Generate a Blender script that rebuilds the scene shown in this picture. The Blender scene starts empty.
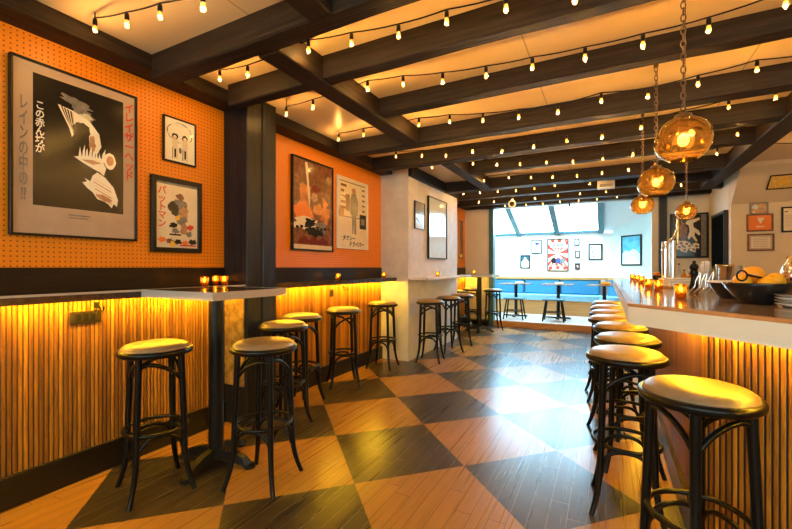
import bpy, math, random
from mathutils import Vector, Matrix
random.seed(7)
PI = math.pi
SC = bpy.context.scene
COL = SC.collection

# ------------------------------------------------------------------ camera, world, light, exposure
CAMZ, F, CX, HY, TH = 1.2, 400.0, 396.0, 267.5, math.radians(27.7)
CO, SI = math.cos(TH), math.sin(TH)
cam_data = bpy.data.cameras.new('camera'); cam_data.sensor_width = 36; cam_data.lens = F / 792 * 36
cam_data.shift_y = 3.0 / 792; cam_data.clip_start = 0.02
cam = bpy.data.objects.new('camera', cam_data); COL.objects.link(cam)
cam.location = (0, 0, CAMZ); cam.rotation_euler = (PI / 2, 0, TH); SC.camera = cam
SC.view_settings.view_transform = 'Standard'; SC.view_settings.look = 'None'
SC.view_settings.gamma = 1; SC.view_settings.use_curve_mapping = False
SC.view_settings.exposure = 0.8
SC.cycles.use_denoising = True
SC.cycles.max_bounces = 9; SC.cycles.diffuse_bounces = 4; SC.cycles.glossy_bounces = 4
SC.cycles.transparent_max_bounces = 12; SC.cycles.sample_clamp_indirect = 6
SC.cycles.caustics_reflective = False; SC.cycles.caustics_refractive = False

W = bpy.data.worlds.new('sky'); SC.world = W; W.use_nodes = True
W.node_tree.nodes['Background'].inputs[0].default_value = (0.45, 0.76, 1.0, 1)
W.node_tree.nodes['Background'].inputs[1].default_value = 19.0
BULB_E, LED_E, PEND_E, FLAME_E = 5.0, 150.0, 9.0, 45.0
BULB_W, PEND_W = 1.25, 1.8                     # the lamps' own light, one inside each bulb

def portal(loc, rot, sx, sy):
    l = bpy.data.lights.new('daylight_portal', 'AREA'); l.shape = 'RECTANGLE'; l.size = sx; l.size_y = sy
    l.cycles.is_portal = True
    o = bpy.data.objects.new('daylight_portal', l); COL.objects.link(o); o.location = loc; o.rotation_euler = rot
    return o
portal((-1.25, 9.3, 2.42), (math.radians(20.7), 0, 0), 2.5, 2.1)          # sunroom glazing
portal((0.3, -1.95, 1.55), (PI / 2, 0, 0), 5.2, 1.7)     # added windows behind the camera, out of view, for front fill
# (area lights shine along -Z; (90,0,0) shines to +Y)

# ------------------------------------------------------------------ pixel rays of the photograph onto real planes (for measuring)
def ray(x):
    t = (x - CX) / F
    return t * CO - SI, CO + t * SI                       # world X, Y per unit of depth
def on_v(x, y, v):
    a, b = ray(x); Z = v / a; return Vector((v, Z * b, CAMZ + (HY - y) / F * Z))
def on_u(x, y, u):
    a, b = ray(x); Z = u / b; return Vector((Z * a, u, CAMZ + (HY - y) / F * Z))
def on_d(x, y, p):
    a, b = ray(x); Z = p / (a + b); return Vector((Z * a, Z * b, CAMZ + (HY - y) / F * Z))
def on_z(x, y, z):
    a, b = ray(x); Z = F * (CAMZ - z) / (y - HY); return Vector((Z * a, Z * b, z))

# ------------------------------------------------------------------ materials
MATS = {}
class NT:
    def __init__(s, name):
        s.m = bpy.data.materials.new(name); s.m.use_nodes = True; s.t = s.m.node_tree; s.n = s.t.nodes
        s.b = s.n['Principled BSDF']; MATS[name] = s.m
    def node(s, typ, ins=None, **kw):
        n = s.n.new(typ)
        for k, v in kw.items(): setattr(n, k, v)
        for k, v in (ins or {}).items(): s.put(n.inputs[k], v)
        return n
    def put(s, sock, v):
        if isinstance(v, bpy.types.NodeSocket): s.t.links.new(v, sock)
        elif isinstance(v, bpy.types.Node): s.t.links.new(v.outputs[0], sock)
        else:
            if isinstance(v, tuple) and len(v) == 3 and sock.type == 'RGBA': v = v + (1,)
            sock.default_value = v
    def math(s, op, a, b=0.0, c=None):
        n = s.n.new('ShaderNodeMath'); n.operation = op; s.put(n.inputs[0], a); s.put(n.inputs[1], b)
        if c is not None: s.put(n.inputs[2], c)
        return n.outputs[0]
    def mix(s, f, a, b):
        n = s.n.new('ShaderNodeMix'); n.data_type = 'RGBA'; s.put(n.inputs[0], f); s.put(n.inputs[6], a); s.put(n.inputs[7], b)
        return n.outputs[2]
    def coord(s): return s.node('ShaderNodeTexCoord').outputs['Object']
    def sep(s, v): n = s.node('ShaderNodeSeparateXYZ', {0: v}); return n.outputs
    def comb(s, x, y, z): return s.node('ShaderNodeCombineXYZ', {0: x, 1: y, 2: z}).outputs[0]
    def noise(s, vec, scale, detail=3, rough=.5):
        return s.node('ShaderNodeTexNoise', {'Vector': vec, 'Scale': scale, 'Detail': detail, 'Roughness': rough}).outputs[0]
    def scaled(s, v, sc):
        n = s.n.new('ShaderNodeVectorMath'); n.operation = 'MULTIPLY'; s.put(n.inputs[0], v); n.inputs[1].default_value = sc
        return n.outputs[0]
    def ramp(s, f, lo, hi):
        n = s.node('ShaderNodeMapRange', {0: f, 1: lo, 2: hi}); return n.outputs[0]
    def bump(s, h, strength=.3, dist=.01):
        n = s.node('ShaderNodeBump', {'Strength': strength, 'Distance': dist, 'Height': h}); s.put(s.b.inputs['Normal'], n.outputs[0])
    def set(s, **kw):
        names = dict(col='Base Color', rough='Roughness', metal='Metallic', spec='Specular IOR Level', trans='Transmission Weight',
                     ior='IOR', coat='Coat Weight', coatr='Coat Roughness', emc='Emission Color', em='Emission Strength', sheen='Sheen Weight', alpha='Alpha')
        for k, v in kw.items(): s.put(s.b.inputs[names[k]], v)
        return s.m

def varied(name, col, rough=.5, var=.15, scale=8, bump=0, stretch=(1, 1, 1), **kw):
    n = NT(name); v = n.scaled(n.coord(), stretch); f = n.noise(v, scale, 4)
    dark = tuple(c * (1 - var) for c in col); lite = tuple(min(1, c * (1 + var)) for c in col)
    n.set(col=n.mix(n.ramp(f, .3, .7), dark, lite), rough=rough, **kw)
    if bump: n.bump(f, bump, .01)
    return n.m
def emit(name, col, e):
    n = NT(name); n.set(col=(0, 0, 0), emc=col, em=e, rough=.5); return n.m

def floor_material():
    n = NT('checkered_plank_floor'); x, y, z = n.sep(n.coord())
    a = n.math('MULTIPLY', n.math('ADD', x, y), .70711); b = n.math('MULTIPLY', n.math('SUBTRACT', y, x), .70711)
    s = .672
    wob = n.math('MULTIPLY', n.math('SUBTRACT', n.noise(n.coord(), 25), .5), .006)
    ka = n.math('FLOOR', n.math('DIVIDE', n.math('SUBTRACT', n.math('ADD', a, wob), .4405), s))
    kb = n.math('FLOOR', n.math('DIVIDE', n.math('SUBTRACT', n.math('ADD', b, wob), 2.1885), s))
    light = n.math('FLOORED_MODULO', n.math('ADD', ka, kb), 2.0)
    pw = .083
    xi = n.math('DIVIDE', x, pw); row = n.math('FLOOR', xi)
    rnd = n.node('ShaderNodeTexWhiteNoise', {'W': row}, noise_dimensions='1D').outputs['Value']
    yi = n.math('DIVIDE', n.math('ADD', y, n.math('MULTIPLY', rnd, 3.0)), 1.15); seg = n.math('FLOOR', yi)
    pr = n.node('ShaderNodeTexWhiteNoise', {'Vector': n.comb(row, seg, 0.0)}, noise_dimensions='3D').outputs['Value']
    ex = n.math('ABSOLUTE', n.math('SUBTRACT', n.math('FRACT', xi), .5)); ey = n.math('ABSOLUTE', n.math('SUBTRACT', n.math('FRACT', yi), .5))
    groove = n.math('MAXIMUM', n.math('GREATER_THAN', ex, .484), n.math('GREATER_THAN', ey, .4985))
    gv = n.comb(n.math('MULTIPLY', x, 28.0), n.math('ADD', n.math('MULTIPLY', y, 2.2), n.math('MULTIPLY', pr, 40.0)), 0.0)
    grain = n.noise(gv, 1.0, 5, .6)
    wear = n.ramp(n.noise(n.coord(), 3.5, 5, .7), .42, .75)
    wood = n.mix(grain, (.14, .060, .010), (.50, .235, .045)); wood = n.mix(n.math('MULTIPLY', pr, .55), wood, (.24, .11, .035))
    dark = n.mix(grain, (.010, .007, .005), (.036, .026, .018)); dark = n.mix(n.math('MULTIPLY', wear, .16), dark, (.17, .11, .06))
    gcol_d = n.mix(n.noise(n.coord(), 9), (.02, .015, .01), (.28, .20, .12))
    dark = n.mix(groove, dark, gcol_d); wood = n.mix(groove, wood, (.06, .03, .012))
    col = n.mix(light, dark, wood)
    rough = n.math('ADD', n.math('MULTIPLY', n.noise(n.scaled(n.coord(), (60, 1.0, 1)), 1.0, 2, .5), .05), .255)
    n.set(col=col, rough=rough, spec=.45)
    h = n.math('SUBTRACT', n.math('MULTIPLY', grain, .12), groove); n.bump(h, .12, .003)
    return n.m
floor_material()

def peg_material(name='orange_pegboard'):
    n = NT(name); x, y, z = n.sep(n.coord()); p = .0254
    fx = n.math('SUBTRACT', n.math('FRACT', n.math('DIVIDE', y, p)), .5); fz = n.math('SUBTRACT', n.math('FRACT', n.math('DIVIDE', z, p)), .5)
    r = n.math('SQRT', n.math('ADD', n.math('MULTIPLY', fx, fx), n.math('MULTIPLY', fz, fz)))
    hole = n.math('LESS_THAN', r, .155)
    col = n.mix(hole, n.mix(n.noise(n.coord(), 1.5), (.78, .22, .002), (.88, .265, .003)), (.16, .03, .006))
    n.set(col=col, rough=.42); n.bump(n.math('SUBTRACT', 1.0, hole), .5, .003)
peg_material()

def reed_material(name, axis, pitch):
    n = NT(name); x, y, z = n.sep(n.coord())
    c = {'y': y, 'x': x}[axis] if axis in 'xy' else n.math('MULTIPLY', n.math('SUBTRACT', x, y), .70711)
    k = n.math('FLOOR', n.math('DIVIDE', c, pitch))
    r = n.node('ShaderNodeTexWhiteNoise', {'W': k}, noise_dimensions='1D').outputs['Value']
    g = n.noise(n.comb(n.math('MULTIPLY', k, 7.3), n.math('MULTIPLY', c, 60.0), n.math('ADD', n.math('MULTIPLY', z, 5.0), n.math('MULTIPLY', r, 50.0))), 1.0, 4, .65)
    base = n.mix(r, (.19, .070, .007), (.54, .225, .020))
    gap = n.math('GREATER_THAN', n.math('FRACT', n.math('DIVIDE', c, pitch)), .76)
    col = n.mix(n.math('MULTIPLY', n.ramp(g, .45, .75), .75), base, (.075, .026, .009))
    n.set(col=n.mix(gap, col, (.018, .006, .002)), rough=.45, spec=.3)
    n.bump(g, .15, .003)
REED = .0215
reed_material('reeded_wood', 'y', REED); reed_material('reeded_wood_bar', 'd', REED)

def wood_material(name, c0, c1, stretch, rough=.5, bump=.25, scale=1.0, **kw):
    n = NT(name); g = n.noise(n.scaled(n.coord(), stretch), scale, 6, .62); g2 = n.noise(n.coord(), 2.5, 3)
    n.set(col=n.mix(n.math('MULTIPLY', n.ramp(g, .3, .7), n.math('ADD', n.math('MULTIPLY', g2, .6), .5)), c0, c1), rough=rough, **kw)
    n.bump(g, bump, .006); return n.m
wood_material('dark_beam_x', (.007, .005, .004), (.036, .023, .017), (3, 45, 45), .6, .8, spec=.25)
wood_material('dark_beam_y', (.007, .005, .004), (.038, .025, .018), (45, 3, 45), .6, .8, spec=.25)
wood_material('dark_post', (.004, .0045, .006), (.020, .020, .023), (40, 40, 3), .42, .5, spec=.3)
wood_material('black_board', (.006, .004, .003), (.016, .011, .008), (50, 3, 50), .3, .2, spec=.3)
wood_material('panel_orange', (.12, .045, .010), (.40, .17, .038), (10, 10, .8), .5, .15, spec=.12)
wood_material('table_dark', (.020, .013, .009), (.075, .048, .030), (4, 40, 40), .16, .06)
wood_material('bar_top', (.16, .10, .065), (.34, .22, .14), (30, 3, 30), .12, .05)
wood_material('bar_trim', (.42, .17, .065), (.60, .28, .12), (30, 30, 30), .22, .05)
wood_material('bench_wood', (.46, .20, .055), (.60, .31, .10), (2, 30, 30), .4, .1)
wood_material('stool_black', (.002, .002, .002), (.006, .005, .005), (20, 20, 4), .28, .04, spec=.22)
varied('seat_vinyl', (.22, .145, .08), .38, .06, 30, .03)
varied('ceiling_cream', (.72, .58, .41), .42, .06, 1.2)
varied('cream_wall', (.72, .64, .52), .62, .05, 3, .12)
varied('beige_wall', (.66, .53, .36), .62, .04, 3, .05)
varied('grey_cream_wall', (.60, .56, .49), .6, .10, 6, .35)
varied('white_wall', (.80, .82, .82), .6, .02, 3)
varied('blue_white_wall', (.62, .80, .84), .6, .02, 3)
varied('sunroom_floor', (.62, .56, .50), .35, .08, 2)
varied('counter_edge', (.74, .69, .62), .38, .04, 4)
varied('edge_band', (.46, .42, .37), .30, .05, 10)
varied('black_metal', (.006, .006, .007), .34, .2, 20, .05, spec=.25)
varied('iron_chain', (.16, .10, .06), .38, .2, 40, 0, (1, 1, 1), metal=.8)
varied('chrome', (.82, .80, .78), .12, .03, 10, 0, (1, 1, 1), metal=1.0)
varied('brass', (.80, .50, .16), .2, .05, 10, 0, (1, 1, 1), metal=1.0)
varied('pillar_glow_gold', (.34, .22, .07), .42, .5, 18, .3, (1, 1, 1), metal=.5)  # gold of the strip-lit pillar front, put into the colour
varied('teal_metal', (.035, .12, .15), .4, .1, 6)
varied('blue_fabric', (.035, .19, .32), .8, .2, 60, .15)
varied('pale_blue_fabric', (.22, .46, .58), .75, .1, 60, .1)
varied('plaster_white', (.8, .8, .78), .45, .02, 5)
varied('dark_door', (.005, .006, .006), .8, .1, 5, spec=.0)
varied('grey_trim', (.22, .20, .17), .5, .08, 10)
varied('steel_plate', (.02, .012, .008), .4, .1, 30, 0, (1, 1, 1), spec=.3)
varied('lemon_peel', (.95, .38, .004), .42, .06, 60, .15)
varied('orange_peel', (.95, .33, .008), .42, .06, 60, .2)
varied('black_ceramic', (.012, .011, .011), .16, .1, 10)
varied('white_ceramic', (.75, .73, .70), .2, .03, 10)
varied('paper', (.80, .76, .66), .6, .03, 10)
varied('wax', (.85, .62, .30), .5, .05, 10)
varied('green_leaf', (.05, .12, .02), .5, .3, 30)
varied('straw_plastic', (.92, .86, .84), .3, .1, 10)
varied('tile_grey', (.30, .28, .25), .4, .05, 10)
def ink(name, col, rough=.16, var=.05, scale=12): return varied(name, col, rough, var, scale, spec=.3)
ink('ink_black', (.016, .013, .010)); ink('ink_cream', (.74, .62, .46)); ink('ink_white', (.85, .80, .68)); ink('ink_red', (.62, .055, .035))
ink('ink_mount', (.46, .33, .24), .3); ink('ink_orange', (.78, .20, .04)); ink('ink_grey', (.20, .18, .16), .16, .3, 30); ink('ink_yellow', (.85, .50, .06))
ink('ink_brown', (.20, .085, .04), .16, .45, 18); ink('ink_fire', (.60, .22, .06), .16, .5, 9); ink('ink_maroon', (.16, .025, .02)); ink('ink_navy', (.04, .07, .22))
ink('ink_blue', (.10, .42, .60), .16, .3, 7); ink('ink_pale', (.62, .70, .74), .08); ink('ink_smoke', (.62, .60, .42), .16, .35, 16); ink('ink_teal', (.05, .14, .17)); ink('ink_tan', (.45, .24, .13), .16, .3, 20)
ink('gold_foil', (.75, .48, .12), .25, .2, 30)
emit('bulb_glow', (1.0, .60, .07), BULB_E); emit('pendant_glow', (1.0, .74, .30), PEND_E); emit('led_glow', (1.0, .56, .02), LED_E)
emit('flame_glow', (1.0, .55, .12), FLAME_E); emit('lamp_window', (1.0, .95, .8), 2.0)

def amber_glass(name, c_mid, c_edge, gl=.12, milky=.12, bump=.35, nscale=14):
    n = NT(name); t = n.t; out = n.n['Material Output']
    lw = n.node('ShaderNodeLayerWeight', {'Blend': .45}); nz = n.noise(n.coord(), nscale, 3)
    bp = n.node('ShaderNodeBump', {'Strength': bump, 'Distance': .01, 'Height': nz})
    col = n.mix(n.math('MINIMUM', n.math('ADD', lw.outputs['Facing'], n.math('MULTIPLY', n.math('SUBTRACT', nz, .5), .8)), 1.0), c_mid, c_edge)
    tr = n.node('ShaderNodeBsdfTransparent', {'Color': col}); df = n.node('ShaderNodeBsdfTranslucent', {'Color': c_mid, 'Normal': bp.outputs[0]})
    m1 = n.node('ShaderNodeMixShader', {0: milky, 1: tr.outputs[0], 2: df.outputs[0]})
    gs = n.node('ShaderNodeBsdfGlossy', {'Color': (1, .93, .8, 1), 'Roughness': .06, 'Normal': bp.outputs[0]})
    lf = n.node('ShaderNodeLayerWeight', {'Blend': .5, 'Normal': bp.outputs[0]})
    fr = n.math('ADD', n.math('MULTIPLY', n.math('POWER', lf.outputs['Facing'], 5.0), .9), .035)
    m2 = n.node('ShaderNodeMixShader', {0: n.math('ADD', fr, gl * .3), 1: m1.outputs[0], 2: gs.outputs[0]})
    t.links.new(m2.outputs[0], out.inputs[0]); return n.m
amber_glass('amber_glass', (.86, .40, .06), (.16, .035, .003), .10, .05, .45, 11)
amber_glass('votive_glass', (1.0, .66, .16), (.80, .42, .05), .1, .22, .1, 20)
amber_glass('clear_glass', (.96, .98, .98), (.80, .86, .88), .12, .04, .0)
amber_glass('bulb_glass', (1.0, .82, .46), (.98, .50, .10), .05, .07, .0)
amber_glass('fill_window_glass', (.62, .54, .46), (.40, .36, .30), .0, .0, .0)  # tint doses the daylight from the added windows behind the camera
_m = MATS['bulb_glass']; _t = _m.node_tree; _e = _t.nodes.new('ShaderNodeEmission'); _e.inputs[0].default_value = (1, .42, .04, 1); _e.inputs[1].default_value = .75
_a = _t.nodes.new('ShaderNodeAddShader'); _o = _t.nodes['Material Output'].inputs[0]; _t.links.new(_o.links[0].from_socket, _a.inputs[0]); _t.links.new(_e.outputs[0], _a.inputs[1]); _t.links.new(_a.outputs[0], _o)
amber_glass('window_glass', (.95, .98, .98), (.90, .95, .96), .0, .0, .0)

# ------------------------------------------------------------------ mesh helpers
class MB:
    def __init__(s): s.v = []; s.f = []; s.mi = []; s.sm = []
    def add(s, vs, fs, m=0, smooth=False):
        o = len(s.v); s.v += [tuple(p) for p in vs]
        for f in fs: s.f.append([i + o for i in f]); s.mi.append(m); s.sm.append(smooth)
        return s
    def box(s, x0, x1, y0, y1, z0, z1, m=0):
        vs = [(x, y, z) for x in (x0, x1) for y in (y0, y1) for z in (z0, z1)]
        return s.add(vs, [(0, 1, 3, 2), (4, 6, 7, 5), (0, 4, 5, 1), (2, 3, 7, 6), (0, 2, 6, 4), (1, 5, 7, 3)], m)
    def bbox(s, x0, x1, y0, y1, z0, z1, b=.01, m=0):
        # box with chamfered edges
        cx, cy, cz = (x0 + x1) / 2, (y0 + y1) / 2, (z0 + z1) / 2; hx, hy, hz = abs(x1 - x0) / 2, abs(y1 - y0) / 2, abs(z1 - z0) / 2
        b = min(b, hx * .9, hy * .9, hz * .9)
        vs = []; idx = {}
        for sx in (-1, 1):
            for sy in (-1, 1):
                for sz in (-1, 1):
                    for k in range(3):
                        d = [hx - b, hy - b, hz - b]; d[k] = (hx, hy, hz)[k]
                        idx[(sx, sy, sz, k)] = len(vs); vs.append((cx + sx * d[0], cy + sy * d[1], cz + sz * d[2]))
        fs = []
        S = (-1, 1)
        for k in range(3):
            o = [i for i in range(3) if i != k]
            for sk in S:
                q = []
                for (a, c) in ((-1, -1), (1, -1), (1, 1), (-1, 1)):
                    sg = [0, 0, 0]; sg[k] = sk; sg[o[0]] = a; sg[o[1]] = c; q.append(idx[(*sg, k)])
                fs.append(q)
            for a in S:
                for c in S:
                    q = []
                    for (w, kk) in ((-1, o[0]), (-1, o[1]), (1, o[1]), (1, o[0])):
                        sg = [0, 0, 0]; sg[k] = w; sg[o[0]] = a; sg[o[1]] = c; q.append(idx[(*sg, kk)])
                    fs.append(q)
        for sx in S:
            for sy in S:
                for sz in S: fs.append([idx[(sx, sy, sz, k)] for k in range(3)])
        return s.add(vs, fs, m)
    def prism(s, poly, z0, z1, m=0):
        n = len(poly); vs = [(x, y, z0) for x, y in poly] + [(x, y, z1) for x, y in poly]
        fs = [list(range(n))[::-1], list(range(n, 2 * n))] + [(i, (i + 1) % n, n + (i + 1) % n, n + i) for i in range(n)]
        return s.add(vs, fs, m)
    def prism_x(s, poly, x0, x1, m=0):                     # poly in (y, z)
        n = len(poly); vs = [(x0, y, z) for y, z in poly] + [(x1, y, z) for y, z in poly]
        fs = [list(range(n)), list(range(n, 2 * n))[::-1]] + [(i, n + i, n + (i + 1) % n, (i + 1) % n) for i in range(n)]
        return s.add(vs, fs, m)
    def lathe(s, prof, c=(0, 0, 0), n=24, m=0, smooth=True, wob=None):
        vs = []; fs = []; k = len(prof)
        for i in range(n):
            a = 2 * PI * i / n
            for j, (r, z) in enumerate(prof):
                rr = r * (wob(a, z) if wob else 1); vs.append((c[0] + rr * math.cos(a), c[1] + rr * math.sin(a), c[2] + z))
        for i in range(n):
            i2 = (i + 1) % n
            for j in range(k - 1):
                fs.append((i * k + j, i2 * k + j, i2 * k + j + 1, i * k + j + 1))
        s.add(vs, fs, m, smooth)
        return s
    def cyl(s, c, r, z0, z1, n=20, m=0, r2=None):
        r2 = r if r2 is None else r2
        return s.lathe([(1e-5, z0), (r, z0)], c, n, m, False).lathe([(r, z0), (r2, z1)], c, n, m).lathe([(r2, z1), (1e-5, z1)], c, n, m, False)
    def tube(s, pts, r, n=8, m=0, closed=False, rs=None):
        pts = [Vector(p) for p in pts]; N = len(pts); vs = []; fs = []
        up = None
        for i, p in enumerate(pts):
            if closed: t = pts[(i + 1) % N] - pts[i - 1]
            else: t = pts[min(i + 1, N - 1)] - pts[max(i - 1, 0)]
            t.normalize()
            if up is None:
                up = Vector((0, 0, 1)) if abs(t.z) < .9 else Vector((1, 0, 0))
            a = (up - t * up.dot(t)).normalized(); b = t.cross(a); up = a
            rr = rs[i] if rs else r
            for k in range(n):
                q = 2 * PI * k / n; vs.append(p + a * rr * math.cos(q) + b * rr * math.sin(q))
        for i in range(N if closed else N - 1):
            i2 = (i + 1) % N
            for k in range(n):
                k2 = (k + 1) % n; fs.append((i * n + k, i * n + k2, i2 * n + k2, i2 * n + k))
        s.add(vs, fs, m, True)
        if not closed: s.add([vs[k] for k in range(n)], [list(range(n))[::-1]], m); s.add([vs[(N - 1) * n + k] for k in range(n)], [list(range(n))], m)
        return s
    def ball(s, c, r, sz=1.0, n=16, m=0, wob=None):
        k = n // 2; prof = [(max(1e-5, r * math.sin(PI * j / k)), -r * sz * math.cos(PI * j / k)) for j in range(k + 1)]
        return s.lathe(prof, c, n, m, True, wob)
    def build(s, name, mats, parent=None, loc=None, rot=None):
        me = bpy.data.meshes.new(name); me.from_pydata(s.v, [], s.f); me.validate(); 
        if not isinstance(mats, (list, tuple)): mats = [mats]
        for mm in mats: me.materials.append(MATS[mm])
        if len(me.polygons) == len(s.f):
            me.polygons.foreach_set('material_index', s.mi); me.polygons.foreach_set('use_smooth', s.sm)
        import bmesh
        bm = bmesh.new(); bm.from_mesh(me); bmesh.ops.recalc_face_normals(bm, faces=bm.faces); bm.to_mesh(me); bm.free()
        me.update()
        o = bpy.data.objects.new(name, me); COL.objects.link(o)
        if parent: o.parent = parent
        if loc: o.location = loc
        if rot: o.rotation_euler = rot
        return o

def tag(o, label=None, cat=None, group=None, kind=None):
    if label: o['label'] = label
    if cat: o['category'] = cat
    if group: o['group'] = group
    if kind: o['kind'] = kind
    return o
def thing(name, label, cat, loc=(0, 0, 0), rot=0, group=None):
    o = bpy.data.objects.new(name, None); COL.objects.link(o); o.empty_display_size = .1
    o.location = loc; o.rotation_euler = rot if isinstance(rot, tuple) else (0, 0, rot)
    return tag(o, label, cat, group)
def lamp_light(name, parent, power, color, radius, loc=(0, 0, 0)):
    l = bpy.data.lights.new(name, 'POINT'); l.energy = power; l.color = color; l.shadow_soft_size = radius
    o = bpy.data.objects.new(name, l); COL.objects.link(o); o.parent = parent; o.location = loc; return o
def structure(name, mb, mats, parent=None):
    o = mb.build(name, mats, parent)
    if not parent: o['kind'] = 'structure'
    return o
def dup(src, loc, rot, label, group=None):
    r = src.copy(); COL.objects.link(r); r.location = loc; r.rotation_euler = (0, 0, rot); r['label'] = label
    if group: r['group'] = group
    for ch in list(src.children):
        c = ch.copy(); COL.objects.link(c); c.parent = r
        for g in list(ch.children):
            d = g.copy(); COL.objects.link(d); d.parent = c
    return r

CEIL = 2.51; BB = 2.36
# ------------------------------------------------------------------ room shell
structure('floor', MB().box(-2.75, 4.2, -2.1, 8.22, -.1, 0), 'checkered_plank_floor')
structure('floor_sunroom', MB().box(-2.75, 1.6, 8.2, 10.5, -.1, .12), 'sunroom_floor')
structure('trim_1', MB().bbox(-2.62, 1.5, 8.17, 8.2, 0, .125, .004), 'bench_wood')        # riser of the step
def ceiling():
    n = NT('ceiling_panels'); x, y, z = n.sep(n.coord())
    fx = n.math('ABSOLUTE', n.math('SUBTRACT', n.math('FRACT', n.math('DIVIDE', n.math('ADD', x, .42), 1.22)), .5))
    seam = n.math('GREATER_THAN', fx, .4965)
    n.set(col=n.mix(seam, n.mix(n.noise(n.coord(), 1.4), (.66, .51, .35), (.76, .62, .45)), (.40, .30, .20)), rough=.34)
    structure('ceiling', MB().box(-2.75, 4.2, -2.1, 8.3, CEIL, CEIL + .1), 'ceiling_panels')
ceiling()
# left wall: plaster backing, pegboard bays, black back boards, reeded wainscot, black plinth
structure('wall_left', MB().box(-2.85, -2.66, -2.1, 10.5, -.1, 3.0), 'cream_wall')
for i, (y0, y1) in enumerate(((-2.0, 2.14), (2.44, 4.6), (6.5, 8.17))):
    structure('wall_left_pegboard', MB().box(-2.66, -2.64, y0, y1, 1.2, 2.43), 'orange_pegboard')
    structure('wall_left_backboard', MB().box(-2.66, -2.63, y0, y1, 1.02, 1.2), 'black_board')
def reeds(y0, y1):
    b = MB(); n = int((y1 - y0) / REED); k0 = math.floor(y0 / REED); vs = []; z0, z1 = .16, 1.03
    for k in range(n + 1):
        a = (k0 + k) * REED; J = (0, .0, .22, .68, .90, .90)
        for q in range(6):
            if a + q / 5 * REED < y0 or a + REED > y1: continue
            h = (0, .006, .009, .009, .006, 0)[q]
            vs.append((-2.64 + h, a + J[q] * REED))
    o = []
    for x, y in vs: o += [(x, y, z0), (x, y, z1)]
    b.add(o, [(2 * i, 2 * i + 2, 2 * i + 3, 2 * i + 1) for i in range(len(vs) - 1)], 0, False)
    b.box(-2.66, -2.64, y0, y1, 0, z1)
    return b
for y0, y1 in ((-2.0, 2.14), (2.44, 4.6), (6.5, 8.17)):
    structure('wall_left_wainscot', reeds(y0, y1), 'reeded_wood')
    structure('baseboard_left', MB().bbox(-2.64, -2.615, y0, y1, 0, .163, .003), 'black_board')
    structure('trim_2', MB().bbox(-2.66, -2.47, y0, y1, 2.415, CEIL, .004), 'dark_beam_y')     # ledger beam along the ceiling
# white pier
structure('wall_pier', MB().box(-2.75, -2.24, 4.6, 6.5, 0, CEIL), 'grey_cream_wall')
structure('trim_3', MB().bbox(-2.24, -2.19, 4.6, 6.5, 2.37, CEIL, .004), 'dark_beam_y')
# header and jambs of the sunroom opening
hd = MB().box(-2.66, -2.12, 8.17, 8.3, 0, CEIL).box(.70, 1.5, 8.2, 8.3, 0, CEIL).box(-2.66, 1.5, 8.22, 8.32, 2.40, 2.95)
structure('wall_back', hd, 'cream_wall')
structure('trim_4', MB().bbox(-2.12, -2.03, 8.12, 8.3, 0, 2.42, .005), 'teal_metal')
structure('trim_5', MB().bbox(.80, .91, 8.10, 8.2, 0, 2.42, .005), 'dark_post')
# wall with the door, its leaning upper part and the wall of certificates
structure('wall_right_door', MB().box(1.5, 1.6, 7.03, 8.3, 0, CEIL), 'cream_wall')
structure('wall_certificates', MB().prism_x([(6.91, 0), (6.91, 2.05), (6.46, 2.46), (6.46, CEIL), (7.03, CEIL), (7.03, 0)], 1.5, 4.2), 'beige_wall')
structure('wall_right', MB().box(4.1, 4.2, -2.1, 6.91, 0, CEIL), 'beige_wall')
# unseen wall behind the camera, three assumed windows added for neutral fill
wf = MB().box(-2.66, 4.2, -2.1, -1.98, 0, .7).box(-2.66, 4.2, -2.1, -1.98, 2.4, CEIL)
for x0, x1 in ((-2.66, -2.3), (-.75, -.55), (1.1, 1.3), (2.9, 4.2)): wf.box(x0, x1, -2.1, -1.98, .7, 2.4)
structure('wall_front', wf, 'cream_wall')
for i, (x0, x1) in enumerate(((-2.3, -.75), (-.55, 1.1), (1.3, 2.9))):
    w = MB()
    for a, b, c, d in ((x0, x1, .7, .76), (x0, x1, 2.34, 2.4), (x0, x0 + .06, .7, 2.4), (x1 - .06, x1, .7, 2.4), (x0, x1, 1.9, 1.95)): w.box(a, b, -2.07, -2.01, c, d)
    f = structure('window_%d' % (i + 1), w, 'teal_metal'); structure('pane', MB().box(x0 + .05, x1 - .05, -2.045, -2.04, .75, 2.36), 'fill_window_glass', f)

# sunroom
RZ = lambda u: 2.06 + (10.3 - u) * .378
structure('wall_sunroom_back', MB().box(-2.75, .4, 10.3, 10.42, 0, 2.0), 'white_wall')
structure('wall_sunroom_corner', MB().prism([(.13, 10.3), (1.6, 8.83), (1.7, 8.95), (.25, 10.42)], 0, 3.0), 'blue_white_wall')
structure('wall_sunroom_side', MB().box(1.5, 1.6, 8.3, 9.0, 0, 3.0), 'blue_white_wall')
structure('ceiling_sunroom', MB().prism_x([(8.25, RZ(8.25)), (10.42, RZ(10.42)), (10.42, RZ(10.42) + .08), (8.25, RZ(8.25) + .08)], -.06, 1.6), 'white_wall')
g = MB(); ms = (-2.66, -1.916, -1.026, -.10)
structure('window_4', MB().bbox(-2.66, -.06, 10.24, 10.32, 2.0, 2.06, .004), 'teal_metal')
w4 = bpy.data.objects['window_4']
structure('pane', MB().prism_x([(8.3, RZ(8.3) + .05), (10.3, RZ(10.3) + .05), (10.3, RZ(10.3) + .056), (8.3, RZ(8.3) + .056)], -2.66, -.06), 'window_glass', w4)
for v in ms:
    structure('rafter', MB().prism_x([(8.25, RZ(8.25) - .10), (10.26, RZ(10.26) - .10), (10.26, RZ(10.26) + .045), (8.25, RZ(8.25) + .045)], v - .062, v + .062), 'teal_metal', w4)

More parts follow.
